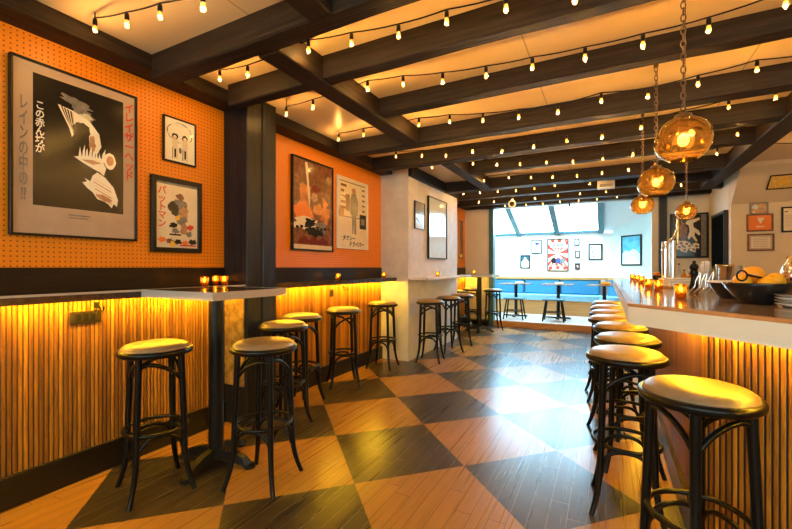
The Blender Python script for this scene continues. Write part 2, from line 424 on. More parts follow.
# ------------------------------------------------------------------ beams
def beam_x(u0, u1, zb, x0, x1):
    b = MB(); n = 26; rows = []
    for i in range(n + 1):
        x = x0 + (x1 - x0) * i / n; j = [random.uniform(-.004, .004) for _ in range(4)]
        rows += [(x, u0 + j[0], zb + .008 + j[1]), (x, u0 + .008 + j[0], zb + j[1]), (x, u1 - .008 + j[2], zb + j[3]), (x, u1 + j[2], zb + .008 + j[3]), (x, u1, CEIL + .01), (x, u0, CEIL + .01)]
    fs = []
    for i in range(n):
        for k in range(6): fs.append((i * 6 + k, i * 6 + (k + 1) % 6, i * 6 + 6 + (k + 1) % 6, i * 6 + 6 + k))
    fs += [list(range(6)), list(range(n * 6, n * 6 + 6))]
    b.add(rows, fs); return b
RX = 1.22
for u0, u1, zb, x0, x1 in ((-.6, -.47, BB, -2.6, 4.1), (.35, .48, BB, -2.6, 4.1), (1.48, 1.60, BB, -2.475, 4.1), (1.98, 2.07, BB, -2.40, 4.1), (2.68, 2.78, 2.385, -1.55, 4.1), (3.42, 3.54, BB, -2.475, 4.1),
                       (4.10, 4.24, BB, -2.475, RX), (4.80, 4.89, BB, -1.55, RX), (5.82, 6.02, BB, -2.2, RX), (6.55, 6.70, BB, -2.6, RX), (7.30, 7.45, BB, -2.6, 1.5), (8.02, 8.17, 2.40, -2.6, 1.5)):
    structure('ceiling_beam', beam_x(u0, u1, zb, x0, x1), 'dark_beam_x')
for v0, v1, u0, u1 in ((-1.70, -1.55, 1.60, 3.42), (-1.24, -1.105, -1.9, 1.48), (-1.65, -1.50, 4.24, 5.82), (1.22, 1.40, 3.54, 7.3)):
    structure('ceiling_beam', MB().bbox(v0, v1, u0, u1, BB - .003, CEIL, .006), 'dark_beam_y')
structure('pillar', MB().bbox(-2.66, -2.39, 2.14, 2.29, 0, CEIL, .006).bbox(-2.66, -2.385, 2.293, 2.44, 0, CEIL, .006), 'dark_post')

structure('pillar_glow_panel', MB().bbox(-2.62, -2.41, 2.128, 2.139, .30, 1.02, .002), 'pillar_glow_gold')  # added gold panel imitating the light strip's glow on the pillar front

# ------------------------------------------------------------------ wall ledges with light strips
def ledge(name, label, v, u0, u1, wallv, topm, edgem, th=.045, led=True, z=1.07):
    t = thing(name, label, 'ledge', ((v + wallv) / 2, (u0 + u1) / 2, z - th))
    dx, dy = -(v + wallv) / 2, -(u0 + u1) / 2
    MB().box(wallv + dx, v - .001 + dx, u0 + dy, u1 + dy, 0, th).build('board', topm, t)
    MB().bbox(v - .020 + dx, v + dx, u0 + dy, u1 + dy, (th - .010) if led else 0, th + .001, .001).build('edge_band', edgem, t)
    if led:
        MB().box(wallv + .065 + dx, wallv + .077 + dx, u0 + .02 + dy, u1 - .02 + dy, -.007, -.001).build('light_strip', 'led_glow', t)
    return t
ledge('wall_ledge', 'dark wall ledge under the pegboard, running behind the stool beside the big framed print', -2.40, -1.9, 2.138, -2.63, 'table_dark', 'edge_band')
ledge('wall_ledge', 'dark wall ledge between the black post and the white pier', -2.40, 2.445, 4.595, -2.63, 'table_dark', 'table_dark')
ledge('wall_ledge', 'pale shelf fixed to the white pier under the tall framed picture', -1.98, 4.62, 6.45, -2.24, 'counter_edge', 'counter_edge', .03, False)
ledge('wall_ledge', 'short ledge in the recess beyond the white pier', -2.42, 6.5, 8.16, -2.63, 'table_dark', 'table_dark')

# ------------------------------------------------------------------ tables
def high_table(label, cx, cy, wx, wy, polex, poley, h=1.07, th=.042):
    t = thing('high_table', label, 'table', (polex, poley, 0))
    dx, dy = cx - polex, cy - poley
    top = MB().box(dx - wx / 2 + .004, dx + wx / 2 - .004, dy - wy / 2 + .004, dy + wy / 2 - .004, h - th, h).build('tabletop', 'table_dark', t)
    e = MB()
    for a in ((dx - wx / 2, dx + wx / 2, dy - wy / 2, dy - wy / 2 + .004), (dx - wx / 2, dx + wx / 2, dy + wy / 2 - .004, dy + wy / 2), (dx + wx / 2 - .004, dx + wx / 2, dy - wy / 2 + .004, dy + wy / 2 - .004), (dx - wx / 2, dx - wx / 2 + .004, dy - wy / 2 + .004, dy + wy / 2 - .004)):
        e.box(*a, h - th, h + .001)
    e.build('edge_band', 'edge_band', top)
    MB().cyl((0, 0, 0), .044, .05, h - th - .012, 24).build('pole', 'black_metal', t)
    MB().box(-.13, .13, -.13, .13, h - th - .012, h - th).build('mounting_plate', 'black_metal', t)
    b = MB().lathe([(.075, .045), (.06, .065), (.042, .085), (.036, .10)], n=24)
    for k in range(4):
        a = k * PI / 2 + .2
        c, s_ = math.cos(a), math.sin(a)
        pts = [(.03, .075, .034, .06), (.12, .066, .032, .05), (.20, .045, .030, .04), (.245, .012, .028, .02)]
        vs = []; 
        for r, zz, w, hh in pts:
            for (q, zq) in ((-w, max(0, zz - hh * .6)), (w, max(0, zz - hh * .6)), (w * .7, zz + hh * .4), (-w * .7, zz + hh * .4)):
                vs.append((r * c - q * s_, r * s_ + q * c, zq))
        fs = [(i * 4 + j, i * 4 + (j + 1) % 4, i * 4 + 4 + (j + 1) % 4, i * 4 + 4 + j) for i in range(3) for j in range(4)] + [(0, 1, 2, 3), (12, 13, 14, 15)]
        b.add(vs, fs, 0, False); b.cyl((.24 * c, .24 * s_, 0), .032, 0, .022, 14)
    b.build('foot_cross', 'black_metal', t)
    return t
T1 = high_table('high dark-topped table with a pale edge, butted against the ledge beside the black post', -2.09, 1.64, .62, .53, -2.13, 1.67)
T2 = high_table('high table standing in the recess beyond the white pier', -2.09, 7.40, .58, .62, -2.12, 7.42)

# ------------------------------------------------------------------ bar stools
SEAT = .775
def arch(p, q, lo, hi):
    out = []
    for i in range(15):
        s = i / 14; a = PI * s; w = .5 - .5 * math.copysign(abs(math.cos(a)) ** .8, math.cos(a))
        out.append((p[0] + (q[0] - p[0]) * w, p[1] + (q[1] - p[1]) * w, lo + (hi - lo) * math.sin(a) ** .75))
    return out
def legp(k, z):
    a = PI / 4 + k * PI / 2; r = .140 + .030 * (1 - z / .74)
    if z < .22: r += .045 * ((.22 - z) / .22) ** 2
    return (r * math.cos(a), r * math.sin(a), z)
RINGZ = .335
def make_stool():
    t = thing('bar_stool', 'x', 'bar stool')
    prof = [(1e-5, .021), (.05, .0205), (.09, .019), (.125, .0155), (.150, .009), (.164, -.003), (.168, -.020)]
    MB().lathe([(r, z + SEAT) for r, z in prof], n=40).build('seat_cushion', 'seat_vinyl', t)
    MB().lathe([(1e-5, SEAT - .045), (.150, SEAT - .045), (.172, SEAT - .044), (.181, SEAT - .036), (.183, SEAT - .022), (.178, SEAT - .012), (.168, SEAT - .010), (.164, SEAT - .018)], n=40).build('seat_rim', 'stool_black', t)
    for k in range(4):
        zs = [SEAT - .04, .62, .48, .34, .22, .16, .11, .06, .02, 0]
        MB().tube([legp(k, z) for z in zs], .015, 10, rs=[.0165, .0165, .016, .0155, .015, .0145, .014, .013, .0125, .0125]).build('leg', 'stool_black', t)
    ring = [(.150 * math.cos(2 * PI * i / 40), .150 * math.sin(2 * PI * i / 40), RINGZ) for i in range(40)]
    MB().tube(ring, .0105, 8, closed=True).build('foot_ring', 'stool_black', t)
    for k in range(4):
        # upper brace: low on one leg, sweeping up and over to the neighbour, like a bent quarter hoop
        a, b = (k, (k + 1) % 4) if k % 2 == 0 else ((k + 1) % 4, k)
        p, q = Vector(legp(a, .60)), Vector(legp(b, .70)); pts = []
        for i in range(13):
            s = i / 12; w = (1 - math.cos(s * PI / 2)) * .55 + s * .45; zz = .585 + .112 * math.sin(s * PI / 2)
            if s > .85: zz -= (s - .85) * .12
            pts.append((p.x + (q.x - p.x) * w, p.y + (q.y - p.y) * w, zz))
        MB().tube(pts, .0105, 8).build('upper_brace', 'stool_black', t)
        p, q = legp(k, .17), legp((k + 1) % 4, .17)
        MB().tube(arch((p[0] * .93, p[1] * .93), (q[0] * .93, q[1] * .93), .18, RINGZ - .022), .010, 8).build('lower_brace', 'stool_black', t)
    return t
STOOL = make_stool()
GW, GP, GB = 'stools along the pegboard wall', 'stools by the white pier and recess', 'stools along the bar'
stools = [
 ((156, 348.6), -19, 'black bentwood stool with a tan seat, standing alone under the ledge below the framed prints', GW),
 ((264, 346), 13, 'black bentwood stool on the open side of the high table, beside its pale corner', GW),
 ((283.3, 326), 5, 'black bentwood stool behind the table stool, in front of the black post', GW),
 ((301, 315.5), 12, 'black bentwood stool standing just beyond the black post, first under the second ledge', GW),
 ((343.3, 308.5), 44, 'black bentwood stool in the middle of the second ledge, below the two tall prints', GW),
 ((382.7, 303), 8, 'black bentwood stool at the end of the second ledge against the white pier', GW),
 ((430.3, 300.3), 10, 'dark-seated bentwood stool at the near end of the white pier shelf', GP),
 ((448.5, 298.0), 50, 'dark-seated bentwood stool second along the white pier shelf', GP),
 ((461.6, 294.6), 20, 'dark-seated bentwood stool at the far corner of the white pier', GP),
 ((468, 291.4), 60, 'bentwood stool half hidden behind the pier corner, facing the recess table', GP),
 ((474.5, 289.6), 15, 'bentwood stool deep in the recess, behind the recess table pole', GP),
 ((493, 290.4), 30, 'bentwood stool beside the dark jamb of the sunroom opening', GP),
 ((698, 394), 33, 'large-looking bentwood stool at the angled end of the bar, before the reeded front', GB),
 ((626, 356), 0, 'bentwood stool second in the bar row, next to the one at the angled front', GB),
 ((627, 340), 12, 'bentwood stool third in the bar row', GB),
 ((620, 328), 40, 'bentwood stool fourth in the bar row', GB),
 ((611.5, 319.7), 15, 'bentwood stool fifth in the bar row', GB),
 ((610, 313.7), 55, 'bentwood stool sixth in the bar row', GB),
 ((608.6, 308.3), 20, 'bentwood stool seventh in the bar row, one before the last', GB),
 ((608, 303.6), 35, 'bentwood stool last in the bar row, closest to the sunroom', GB)]
for i, ((px, py), rz, lab, grp) in enumerate(stools):
    p = on_z(px, py, .757)
    if i == 10: p = Vector((-2.40, 7.87, 0))
    if i in (6, 7, 8): p = on_v(px, py, -2.0)
    if grp == GW and i > 2 and p.x < -2.39: p = on_v(px, py, -2.39)
    if i == 9: p = Vector((-2.36, 6.86, 0))
    rz = math.radians(rz)
    if i == 0:
        STOOL.location = (p.x, p.y, 0); STOOL.rotation_euler = (0, 0, rz); tag(STOOL, lab, group=grp)
    else: dup(STOOL, (p.x, p.y, 0), rz, lab, grp)

# ------------------------------------------------------------------ bar
XB, PC, TOPZ, THK = .083, 2.01, 1.05, .085
def offs(d):    # polyline parallel to the bar edge, set back by d: far end, corner, end of the angled run
    c = (XB + d, PC + d * 1.41421 - (XB + d)); e = 2.3
    return [(XB + d, 6.0), c, (c[0] + e, c[1] - e)]
def band(d0, d1, z0, z1, m=0, mb=None, far0=6.0, far1=None):
    mb = mb or MB(); a, b = offs(d0), offs(d1); a[0] = (a[0][0], far0); b[0] = (b[0][0], far1 or far0)
    mb.prism([a[0], a[1], b[1], b[0]], z0, z1, m); mb.prism([a[1], a[2], b[2], b[1]], z0, z1, m); return mb
ct = band(0.022, .80, TOPZ - THK, TOPZ, 0, far0=5.98).build('bar_countertop', 'bar_top'); tag(ct, 'long polished bar top with a copper-toned rim and a thick pale front edge', 'countertop')
band(0, .022, TOPZ - THK, TOPZ - .012, far0=6.0).build('front_edge', 'counter_edge', ct)['label'] = 'thick pale front edge'
band(-.002, .0225, TOPZ - .012, TOPZ + .001, far0=6.0).build('rim_trim', 'bar_trim', ct)['label'] = 'copper-toned rim'
band(.235, .243, TOPZ - THK - .008, TOPZ - THK - .001, far0=5.9).build('light_strip', 'led_glow', ct)
bb = thing('bar', 'wooden bar front, plain along the stool row and reeded on its angled end', 'bar', (XB + .27, 4, 0))
def rel(o, par): o.parent = par; o.matrix_parent_inverse = Matrix.Translation(par.location).inverted(); return o
p0, p1, p2 = offs(.265); q0, q1, q2 = offs(.62)
rel(MB().prism([(p0[0], 5.9), p1, (p1[0] + .02, p1[1] + .02), (p0[0] + .03, 5.9)], .10, TOPZ - THK - .002).build('side_panel', 'panel_orange'), bb)
rel(MB().prism([(p0[0] + .03, 5.9), (p0[0] + .03, p1[1] + .03), (q1[0], q1[1]), (q0[0], 5.9)], .0, TOPZ - THK - .002).build('carcass', 'black_board'), bb)
r = MB(); L = 2.3 * 1.41421; vs = []; nx, ny = -.70711, -.70711
K = int(L / REED)
s0 = (p1[0] - p1[1]) * .70711
first = math.ceil(s0 / REED) * REED - s0
for k in range(K):
    for q in range(6):
        s = first + (k + (0, .0, .22, .68, .90, .90)[q]) * REED; h = (0, .006, .009, .009, .006, 0)[q]
        vs.append((p1[0] + .70711 * s + nx * h, p1[1] - .70711 * s + ny * h))
vv = []
for x, y in vs: vv += [(x, y, 0.02), (x, y, TOPZ - THK - .002)]
r.add(vv, [(2 * i, 2 * i + 2, 2 * i + 3, 2 * i + 1) for i in range(len(vs) - 1)])
r.prism([(p1[0] + .001, p1[1] + .001), (p2[0] + .001, p2[1] + .001), (p2[0] + .03, p2[1] + .03), (p1[0] + .03, p1[1] + .03)], 0.02, TOPZ - THK - .002)
rel(r.build('reeded_panel', 'reeded_wood_bar'), bb)
pl = MB().prism([(p0[0] - .022, 5.9), (p1[0] - .022, p1[1] - .009), (p1[0] + .02, p1[1] + .02), (p0[0] + .02, 5.9)], 0, .145)
rel(pl.build('plinth', 'black_board'), bb)
rel(MB().prism([(p0[0] - .024, 5.9), (p1[0] - .024, p1[1] - .009), (p1[0] + .0, p1[1] + .0), (p0[0] + .0, 5.9)], .145, .152).build('plinth_cap', 'table_dark'), bb)
rel(MB().prism([(p0[0], 5.88), (p0[0], 5.9), (q0[0], 5.9), (q0[0], 5.88)], .0, TOPZ - THK - .002).build('end_panel', 'panel_orange'), bb)

# coat hooks and outlets
def hook(label, loc, rot):
    t = thing('coat_hook', label, 'hook', loc, rot, None)
    MB().bbox(-.012, .012, -.004, 0, -.035, .0, .002).build('back_plate', 'black_metal', t)
    MB().tube([(0, -.004, -.01), (0, -.03, -.03), (0, -.045, -.05), (0, -.06, -.052), (0, -.072, -.04), (0, -.075, -.025)], .004, 8).tube([(0, -.004, -.03), (-.012, -.02, -.05), (-.02, -.03, -.06), (-.03, -.04, -.055), (-.032, -.045, -.04)], .004, 8).build('prongs', 'black_metal', t)
hook('black coat hook on the reeded wall under the ledge beside the wide outlet', (-2.626, on_v(97, 300, -2.626).y, 1.0), PI / 2)
hook('black coat hook under the second ledge below the tall prints', (-2.626, on_v(343, 285, -2.626).y, 1.0), PI / 2)
hp = on_v(675, 335, p1[0]); hook('black coat hook on the plain side of the bar front', (p1[0] - .001, min(hp.y, 3.0), .955), -PI / 2)
def outlet(label, c, w, h, n):
    t = thing('outlet_plate', label, 'outlet', c, PI / 2)
    MB().bbox(-w / 2, w / 2, -.008, 0, -h / 2, h / 2, .003).build('plate', 'steel_plate', t)
    for k in range(n):
        x = (k - (n - 1) / 2) * .036; MB().bbox(x - .012, x + .012, -.011, -.008, -.02, .02, .002).build('socket', 'black_metal', t)
a = on_v(74.5, 312, -2.63); b_ = on_v(96, 322, -2.63); outlet('dark wide outlet plate on the reeded wall beside the stool', (-2.629, (a.y + b_.y) / 2, (a.z + b_.z) / 2), .16, .07, 3)
a = on_v(328, 290, -2.63); b_ = on_v(334, 296, -2.63); outlet('small dark outlet plate under the ledge beyond the black post', (-2.629, (a.y + b_.y) / 2, (a.z + b_.z) / 2), .07, .08, 1)

# ------------------------------------------------------------------ framed pictures
def text_into(mb, body, h, cx, cz, m, y=-.0012, maxw=None, shear=0, sx=1.0, ls=.9):
    cu = bpy.data.curves.new('tmp', 'FONT'); cu.body = body; cu.size = 1; cu.align_x = 'CENTER'; cu.space_line = ls; cu.resolution_u = 2; cu.offset = .022; cu.shear = shear
    o = bpy.data.objects.new('tmp', cu); COL.objects.link(o); bpy.context.view_layer.update()
    dg = bpy.context.evaluated_depsgraph_get(); me = bpy.data.meshes.new_from_object(o.evaluated_get(dg))
    vs = [(v.co.x, v.co.y) for v in me.vertices]
    if vs:
        xs = [v[0] for v in vs]; ys = [v[1] for v in vs]; w0, h0 = max(xs) - min(xs), max(ys) - min(ys)
        k = h / h0; kx = k * sx
        if maxw and w0 * kx > maxw: kx = maxw / w0
        mx, my = (max(xs) + min(xs)) / 2, (max(ys) + min(ys)) / 2
        mb.add([(cx + (x - mx) * kx, y, cz + (yy - my) * k) for x, yy in vs], [tuple(p.vertices) for p in me.polygons], m)
    COL.objects.unlink(o); bpy.data.objects.remove(o); bpy.data.curves.remove(cu); bpy.data.meshes.remove(me)
class Print:
    """flat artwork in the print's own coordinates: 0..1 across and 0..1 up"""
    def __init__(s, w, h): s.w, s.h, s.mb, s.mats, s.k = w, h, MB(), [], 0
    def mi(s, m):
        if m not in s.mats: s.mats.append(m)
        return s.mats.index(m)
    def X(s, fx): return (fx - .5) * s.w
    def Z(s, fz): return (fz - .5) * s.h
    def lay(s): s.k += 1; return -.0005 - .00018 * s.k
    def base(s, m): s.mb.box(-s.w / 2, s.w / 2, -.0005, .002, -s.h / 2, s.h / 2, s.mi(m)); return s
    def poly(s, pts, m): y = s.lay(); s.mb.add([(s.X(a), y, s.Z(b)) for a, b in pts], [list(range(len(pts)))], s.mi(m)); return s
    def rect(s, a, b, c, d, m): return s.poly([(a, c), (b, c), (b, d), (a, d)], m)
    def blob(s, cx, cz, rx, rz, m, j=.15, n=18, rot=0):
        rnd = random.Random(int(cx * 1000 + cz * 77 + rx * 555)); pts = []
        for i in range(n):
            a = 2 * PI * i / n; q = 1 + rnd.uniform(-j, j); x, z = rx * math.cos(a) * q, rz * math.sin(a) * q
            pts.append((cx + x * math.cos(rot) - z * math.sin(rot), cz + x * math.sin(rot) + z * math.cos(rot)))
        return s.poly(pts, m)
    def text(s, body, fx, fz, fh, m, maxw=None, **kw): text_into(s.mb, body, fh * s.h, s.X(fx), s.Z(fz), s.mi(m), s.lay(), None if maxw is None else maxw * s.w, **kw); return s
def picture(name, label, c, rot, w, h, draw, fw=.012, fd=.02, fm='black_metal', group=None, cat='framed print', glass=False):
    t = thing(name, label, cat, c, rot, group)
    f = MB(); W2, H2 = w / 2, h / 2
    f.bbox(-W2, W2, -fd, 0, H2 - fw, H2, .002); f.bbox(-W2, W2, -fd, 0, -H2, -H2 + fw, .002)
    f.bbox(-W2, -W2 + fw, -fd, 0, -H2 + fw, H2 - fw, .002); f.bbox(W2 - fw, W2, -fd, 0, -H2 + fw, H2 - fw, .002)
    f.build('frame', fm, t)
    P = Print(w - 2 * fw, h - 2 * fw); draw(P); P.mb.build('print', P.mats, t, loc=(0, -fd * .55, 0))
    return t
def rect_v(v, xl, xr, ytl, ybl, ytr, ybr):
    a, b = on_v(xl, ytl, v), on_v(xr, ytr, v); c, d = on_v(xl, ybl, v), on_v(xr, ybr, v)
    zt, zb = (a.z + b.z) / 2, (c.z + d.z) / 2
    return (v, (a.y + b.y) / 2, (zt + zb) / 2), abs(b.y - a.y), zt - zb
def rect_u(u, xl, xr, yt, yb):
    a, b = on_u(xl, yt, u), on_u(xr, yb, u); return ((a.x + b.x) / 2, u, (a.z + b.z) / 2), abs(b.x - a.x), a.z - b.z

def d_big(P):
    P.base('ink_mount').rect(.138, .886, .168, .945, 'ink_black')
    P.blob(.47, .84, .13, .03, 'ink_grey', .25, rot=-.15).blob(.52, .79, .09, .035, 'ink_grey', .3, rot=-.2).blob(.55, .77, .05, .022, 'ink_smoke', .3)
    P.poly([(.32, .80), (.44, .785), (.58, .745), (.66, .68), (.68, .60), (.64, .54), (.58, .56), (.57, .66), (.49, .69), (.43, .62), (.41, .67)], 'ink_white')
    rnd = random.Random(3)
    for k in range(9): P.poly([(.33 + .012 * k, .80 - .003 * k), (.345 + .012 * k, .798 - .003 * k), (.40 + .008 * k, .70 - .012 * k)], 'ink_black' if k % 2 else 'ink_cream')
    P.blob(.51, .665, .075, .06, 'ink_black', .18).blob(.60, .60, .03, .05, 'ink_tan', .3)
    for k in range(8):
        a = .48 + .028 * k; P.poly([(a, .50 - .01 * (k % 3)), (a + .03, .50), (a + .025 + rnd.uniform(-.02, .02), .57 + .02 * (k % 2)), (a + .01, .55)], 'ink_white')
    P.poly([(.44, .50), (.56, .52), (.68, .52), (.72, .46), (.70, .41), (.66, .43), (.60, .445), (.52, .47)], 'ink_white').poly([(.50, .49), (.60, .47), (.68, .49), (.60, .50)], 'ink_tan')
    P.blob(.755, .515, .055, .055, 'ink_white', .05, rot=.6).blob(.757, .518, .036, .032, 'ink_tan', .05, rot=.6)
    P.poly([(.60, .40), (.64, .425), (.71, .40), (.79, .34), (.83, .26), (.82, .215), (.79, .23), (.77, .20), (.74, .225), (.70, .24), (.64, .25), (.60, .29), (.55, .315), (.51, .345), (.55, .355), (.53, .375), (.58, .36)], 'ink_white')
    for k in range(6): P.poly([(.60 + .006 * k, .385 - .022 * k), (.76, .335 - .02 * k), (.775, .322 - .02 * k), (.60 + .006 * k, .379 - .022 * k)], 'ink_tan' if k % 2 else 'ink_cream')
    P.blob(.70, .26, .07, .018, 'ink_tan', .2, rot=-.2)
    P.text('こ\nの\n赤\nん\n坊\nが', .185, .63, .30, 'ink_white', .07)
    P.text('イ\nレ\nイ\nザ\nー\nヘ\nッ\nド', .938, .68, .54, 'ink_red', .095)
    P.text('レ\nイ\nン\nの\n中\nの\n!?', .07, .49, .60, 'ink_grey', .06)
    P.rect(.40, .58, .125, .132, 'ink_grey').rect(.40, .56, .108, .113, 'ink_grey')
def d_mush(P):
    P.base('ink_white').blob(.5, .70, .42, .24, 'ink_grey', .04, 30).blob(.5, .70, .40, .226, 'ink_white', .04, 30)
    for cx in (.33, .66):
        P.blob(cx, .60, .10, .07, 'ink_black', .12).blob(cx, .58, .06, .045, 'ink_cream', .05)
        P.poly([(cx - .10, .53), (cx + .10, .53), (cx + .08, .30), (cx + .10, .06), (cx - .10, .06), (cx - .07, .3)], 'ink_cream').rect(cx - .02, cx + .035, .10, .30, 'ink_black')
        P.rect(cx - .09, cx - .07, .05, .32, 'ink_grey')
    P.blob(.5, .28, .05, .07, 'ink_grey', .2)
def d_hero(P):
    P.base('ink_cream').rect(0, 1, .96, 1, 'ink_grey')
    P.text('バ\nッ\nト\nマ\nン', .14, .62, .62, 'ink_red', .20)
    P.blob(.55, .64, .20, .12, 'ink_grey', .25).blob(.42, .60, .13, .10, 'ink_black', .3).blob(.66, .56, .12, .10, 'ink_tan', .3).blob(.56, .80, .09, .05, 'ink_brown', .25)
    P.blob(.60, .42, .12, .07, 'ink_grey', .3).blob(.66, .30, .09, .08, 'ink_tan', .3).blob(.50, .46, .06, .04, 'ink_yellow', .3)
    for x, z, c in ((.40, .34, 'ink_black'), (.78, .22, 'ink_grey'), (.45, .26, 'ink_grey'), (.30, .10, 'ink_brown'), (.14, .12, 'ink_orange'), (.50, .09, 'ink_black'), (.68, .08, 'ink_orange'), (.86, .10, 'ink_black'), (.38, .05, 'ink_yellow'), (.80, .33, 'ink_red')):
        P.blob(x, z, .09, .04, c, .35)
    P.rect(.30, .58, .19, .215, 'ink_black').rect(.55, .95, .03, .05, 'ink_red')
def d_fire(P):
    P.base('ink_brown').rect(0, 1, .0, .05, 'ink_cream').blob(.45, .55, .35, .17, 'ink_fire', .3).blob(.25, .42, .22, .12, 'ink_orange', .35).blob(.75, .42, .2, .1, 'ink_fire', .35).blob(.30, .28, .28, .07, 'ink_cream', .4)
    P.poly([(.28, .98), (.34, .98), (.42, .50), (.38, .50)], 'ink_cream')
    P.poly([(.42, .72), (.56, .78), (.70, .66), (.76, .48), (.66, .34), (.50, .36), (.40, .50)], 'ink_brown').blob(.55, .70, .10, .045, 'ink_maroon', .2).blob(.52, .60, .08, .05, 'ink_tan', .2).blob(.62, .47, .14, .06, 'ink_fire', .25)
    P.blob(.42, .30, .14, .05, 'ink_black', .4).blob(.66, .25, .16, .06, 'ink_grey', .4).blob(.52, .20, .2, .05, 'ink_black', .5)
    for k in range(9): P.rect(.06 + .1 * k, .13 + .1 * k, .225 + .01 * (k % 3), .255 + .01 * (k % 2), 'ink_black')
    P.poly([(.08, .06), (.92, .06), (.88, .10), (.74, .15), (.60, .10), (.5, .16), (.38, .10), (.26, .15), (.14, .10)], 'ink_maroon')
def d_driver(P):
    P.base('ink_cream').rect(.06, .92, .95, .965, 'ink_grey')
    P.rect(.05, .95, .445, .46, 'ink_grey').rect(.72, .95, .30, .52, 'ink_black').rect(.76, .9, .36, .46, 'ink_grey').rect(.05, .20, .44, .6, 'ink_tan')
    P.poly([(.44, .80), (.58, .82), (.66, .70), (.64, .50), (.60, .48), (.60, .24), (.62, .21), (.53, .21), (.54, .42), (.50, .21), (.47, .21), (.45, .48), (.40, .52), (.40, .70)], 'ink_grey').blob(.52, .85, .07, .042, 'ink_tan', .1)
    for z in (.88, .80, .72, .64, .56): P.rect(.10, .20 + .1 * (z * 10 % 2), z, z + .035, 'ink_brown').rect(.80, .90, z, z + .03, 'ink_grey')
    P.rect(.25, .38, .54, .78, 'ink_brown').text('タクシー', .36, .145, .075, 'ink_black', .50, shear=.2).text('ドライバー', .62, .06, .075, 'ink_black', .60, shear=.2)
def d_pale_reflection(P): P.base('ink_pale')  # pale colour stands in for a window reflected in the glass
def d_small(P): P.base('ink_pale').rect(0, 1, .55, 1, 'ink_grey').poly([(.1, .35), (.7, .1), (.8, .12), (.15, .42)], 'ink_teal')
V1 = -2.638
c, w, h = rect_v(V1, 7.6, 135, 52.5, 235, 98, 241); picture('framed_print', 'big framed print with a black centre and red Japanese lettering on the pegboard', c, PI / 2, w, h, d_big, .012, .03, 'black_metal')
c, w, h = rect_v(V1, 162, 194.8, 114.5, 160, 124.8, 167.8); picture('framed_print', 'small white framed drawing of two figures under a large outline, above the thick black frame', c, PI / 2, w, h, d_mush, .010, .02)
c, w, h = rect_v(V1, 149.6, 200, 174.3, 252, 183.6, 253); picture('framed_print', 'thick black framed colour print with red characters down its side', c, PI / 2, w, h, d_hero, .032, .025)
c, w, h = rect_v(V1, 290.5, 331.5, 154, 250.4, 168.3, 251.5); picture('framed_print', 'tall framed print in fiery orange and brown tones beyond the black post', c, PI / 2, w, h, d_fire, .015, .03)
c, w, h = rect_v(V1, 335.9, 367, 174.8, 248.3, 184.8, 250); picture('framed_print', 'white framed print of a standing figure with black brush lettering', c, PI / 2, w, h, d_driver, .012, .02, 'white_ceramic')
c, w, h = rect_v(-2.238, 414, 423.8, 200.8, 228.8, 203.5, 230); picture('framed_print', 'small narrow framed picture on the white pier', c, PI / 2, w, h, d_small, .010, .02)
c, w, h = rect_v(-2.238, 427.2, 445.5, 195.6, 258.8, 202.7, 259); picture('framed_print', 'tall narrow framed picture with a window reflection painted as its pale face on the white pier', c, PI / 2, w, h, d_pale_reflection, .014, .03)
c, w, h = rect_v(V1, 458.5, 462.5, 219, 259, 220.5, 259); picture('framed_print', 'brown framed print deep in the recess beyond the pier', c, PI / 2, w, h, lambda P: P.base('ink_brown').rect(.1, .9, .02, .1, 'ink_yellow'), .02, .02, 'bench_wood')
# sunroom wall
def d_arc(P): P.base('ink_white').rect(0, 1, .55, 1, 'ink_teal').blob(.5, .55, .36, .2, 'ink_white', .03).blob(.5, .80, .14, .10, 'ink_white', .05)
def d_jump(P): P.base('ink_white').poly([(.2, .72), (.45, .85), (.8, .80), (.85, .7), (.6, .66), (.55, .45), (.48, .45), (.46, .66)], 'ink_navy').blob(.75, .3, .08, .05, 'ink_grey').rect(.1, .9, .04, .12, 'ink_grey')
def d_rays(P):
    P.base('ink_cream')
    for k in range(14):
        a0, a1 = 2 * PI * k / 14, 2 * PI * (k + .5) / 14
        q = lambda a: (max(0, min(1, .5 + .9 * math.cos(a))), max(0, min(1, .55 + .7 * math.sin(a))))
        P.poly([(.5, .55), q(a0), q(a1)], 'ink_red')
    P.rect(.12, .88, .74, .90, 'ink_pale').blob(.3, .82, .09, .04, 'ink_grey', .3).blob(.52, .82, .08, .04, 'ink_grey', .3).blob(.72, .82, .08, .04, 'ink_grey', .3)
    P.blob(.30, .32, .16, .09, 'ink_black', .3).blob(.55, .30, .15, .1, 'ink_navy', .3).blob(.75, .32, .14, .09, 'ink_grey', .3).rect(.1, .9, .0, .15, 'ink_cream').blob(.14, .08, .1, .06, 'ink_red', .1).blob(.5, .09, .1, .06, 'ink_red', .1).blob(.86, .08, .1, .06, 'ink_red', .1)
def d_tiny(P): P.base('ink_white').blob(.5, .45, .2, .25, 'ink_pale', .2)
def d_tiny2(P): P.base('ink_maroon').blob(.5, .5, .25, .25, 'ink_pale', .3)
def d_collage(P):
    P.base('ink_white')
    for x, z in ((.15, .8), (.3, .2), (.45, .65), (.65, .8), (.5, .35), (.25, .5), (.75, .5), (.38, .12)): P.blob(x, z, .06, .07, 'ink_grey', .3)
def d_wave(P):
    P.base('ink_blue').poly([(0, .0), (1, 0), (1, .35), (.8, .5), (.6, .55), (.4, .45), (.2, .5), (0, .4)], 'ink_pale').poly([(.1, .1), (.9, .1), (.8, .2), (.6, .3), (.3, .22)], 'ink_white').rect(0, 1, 0, .06, 'ink_white')
US = 10.298
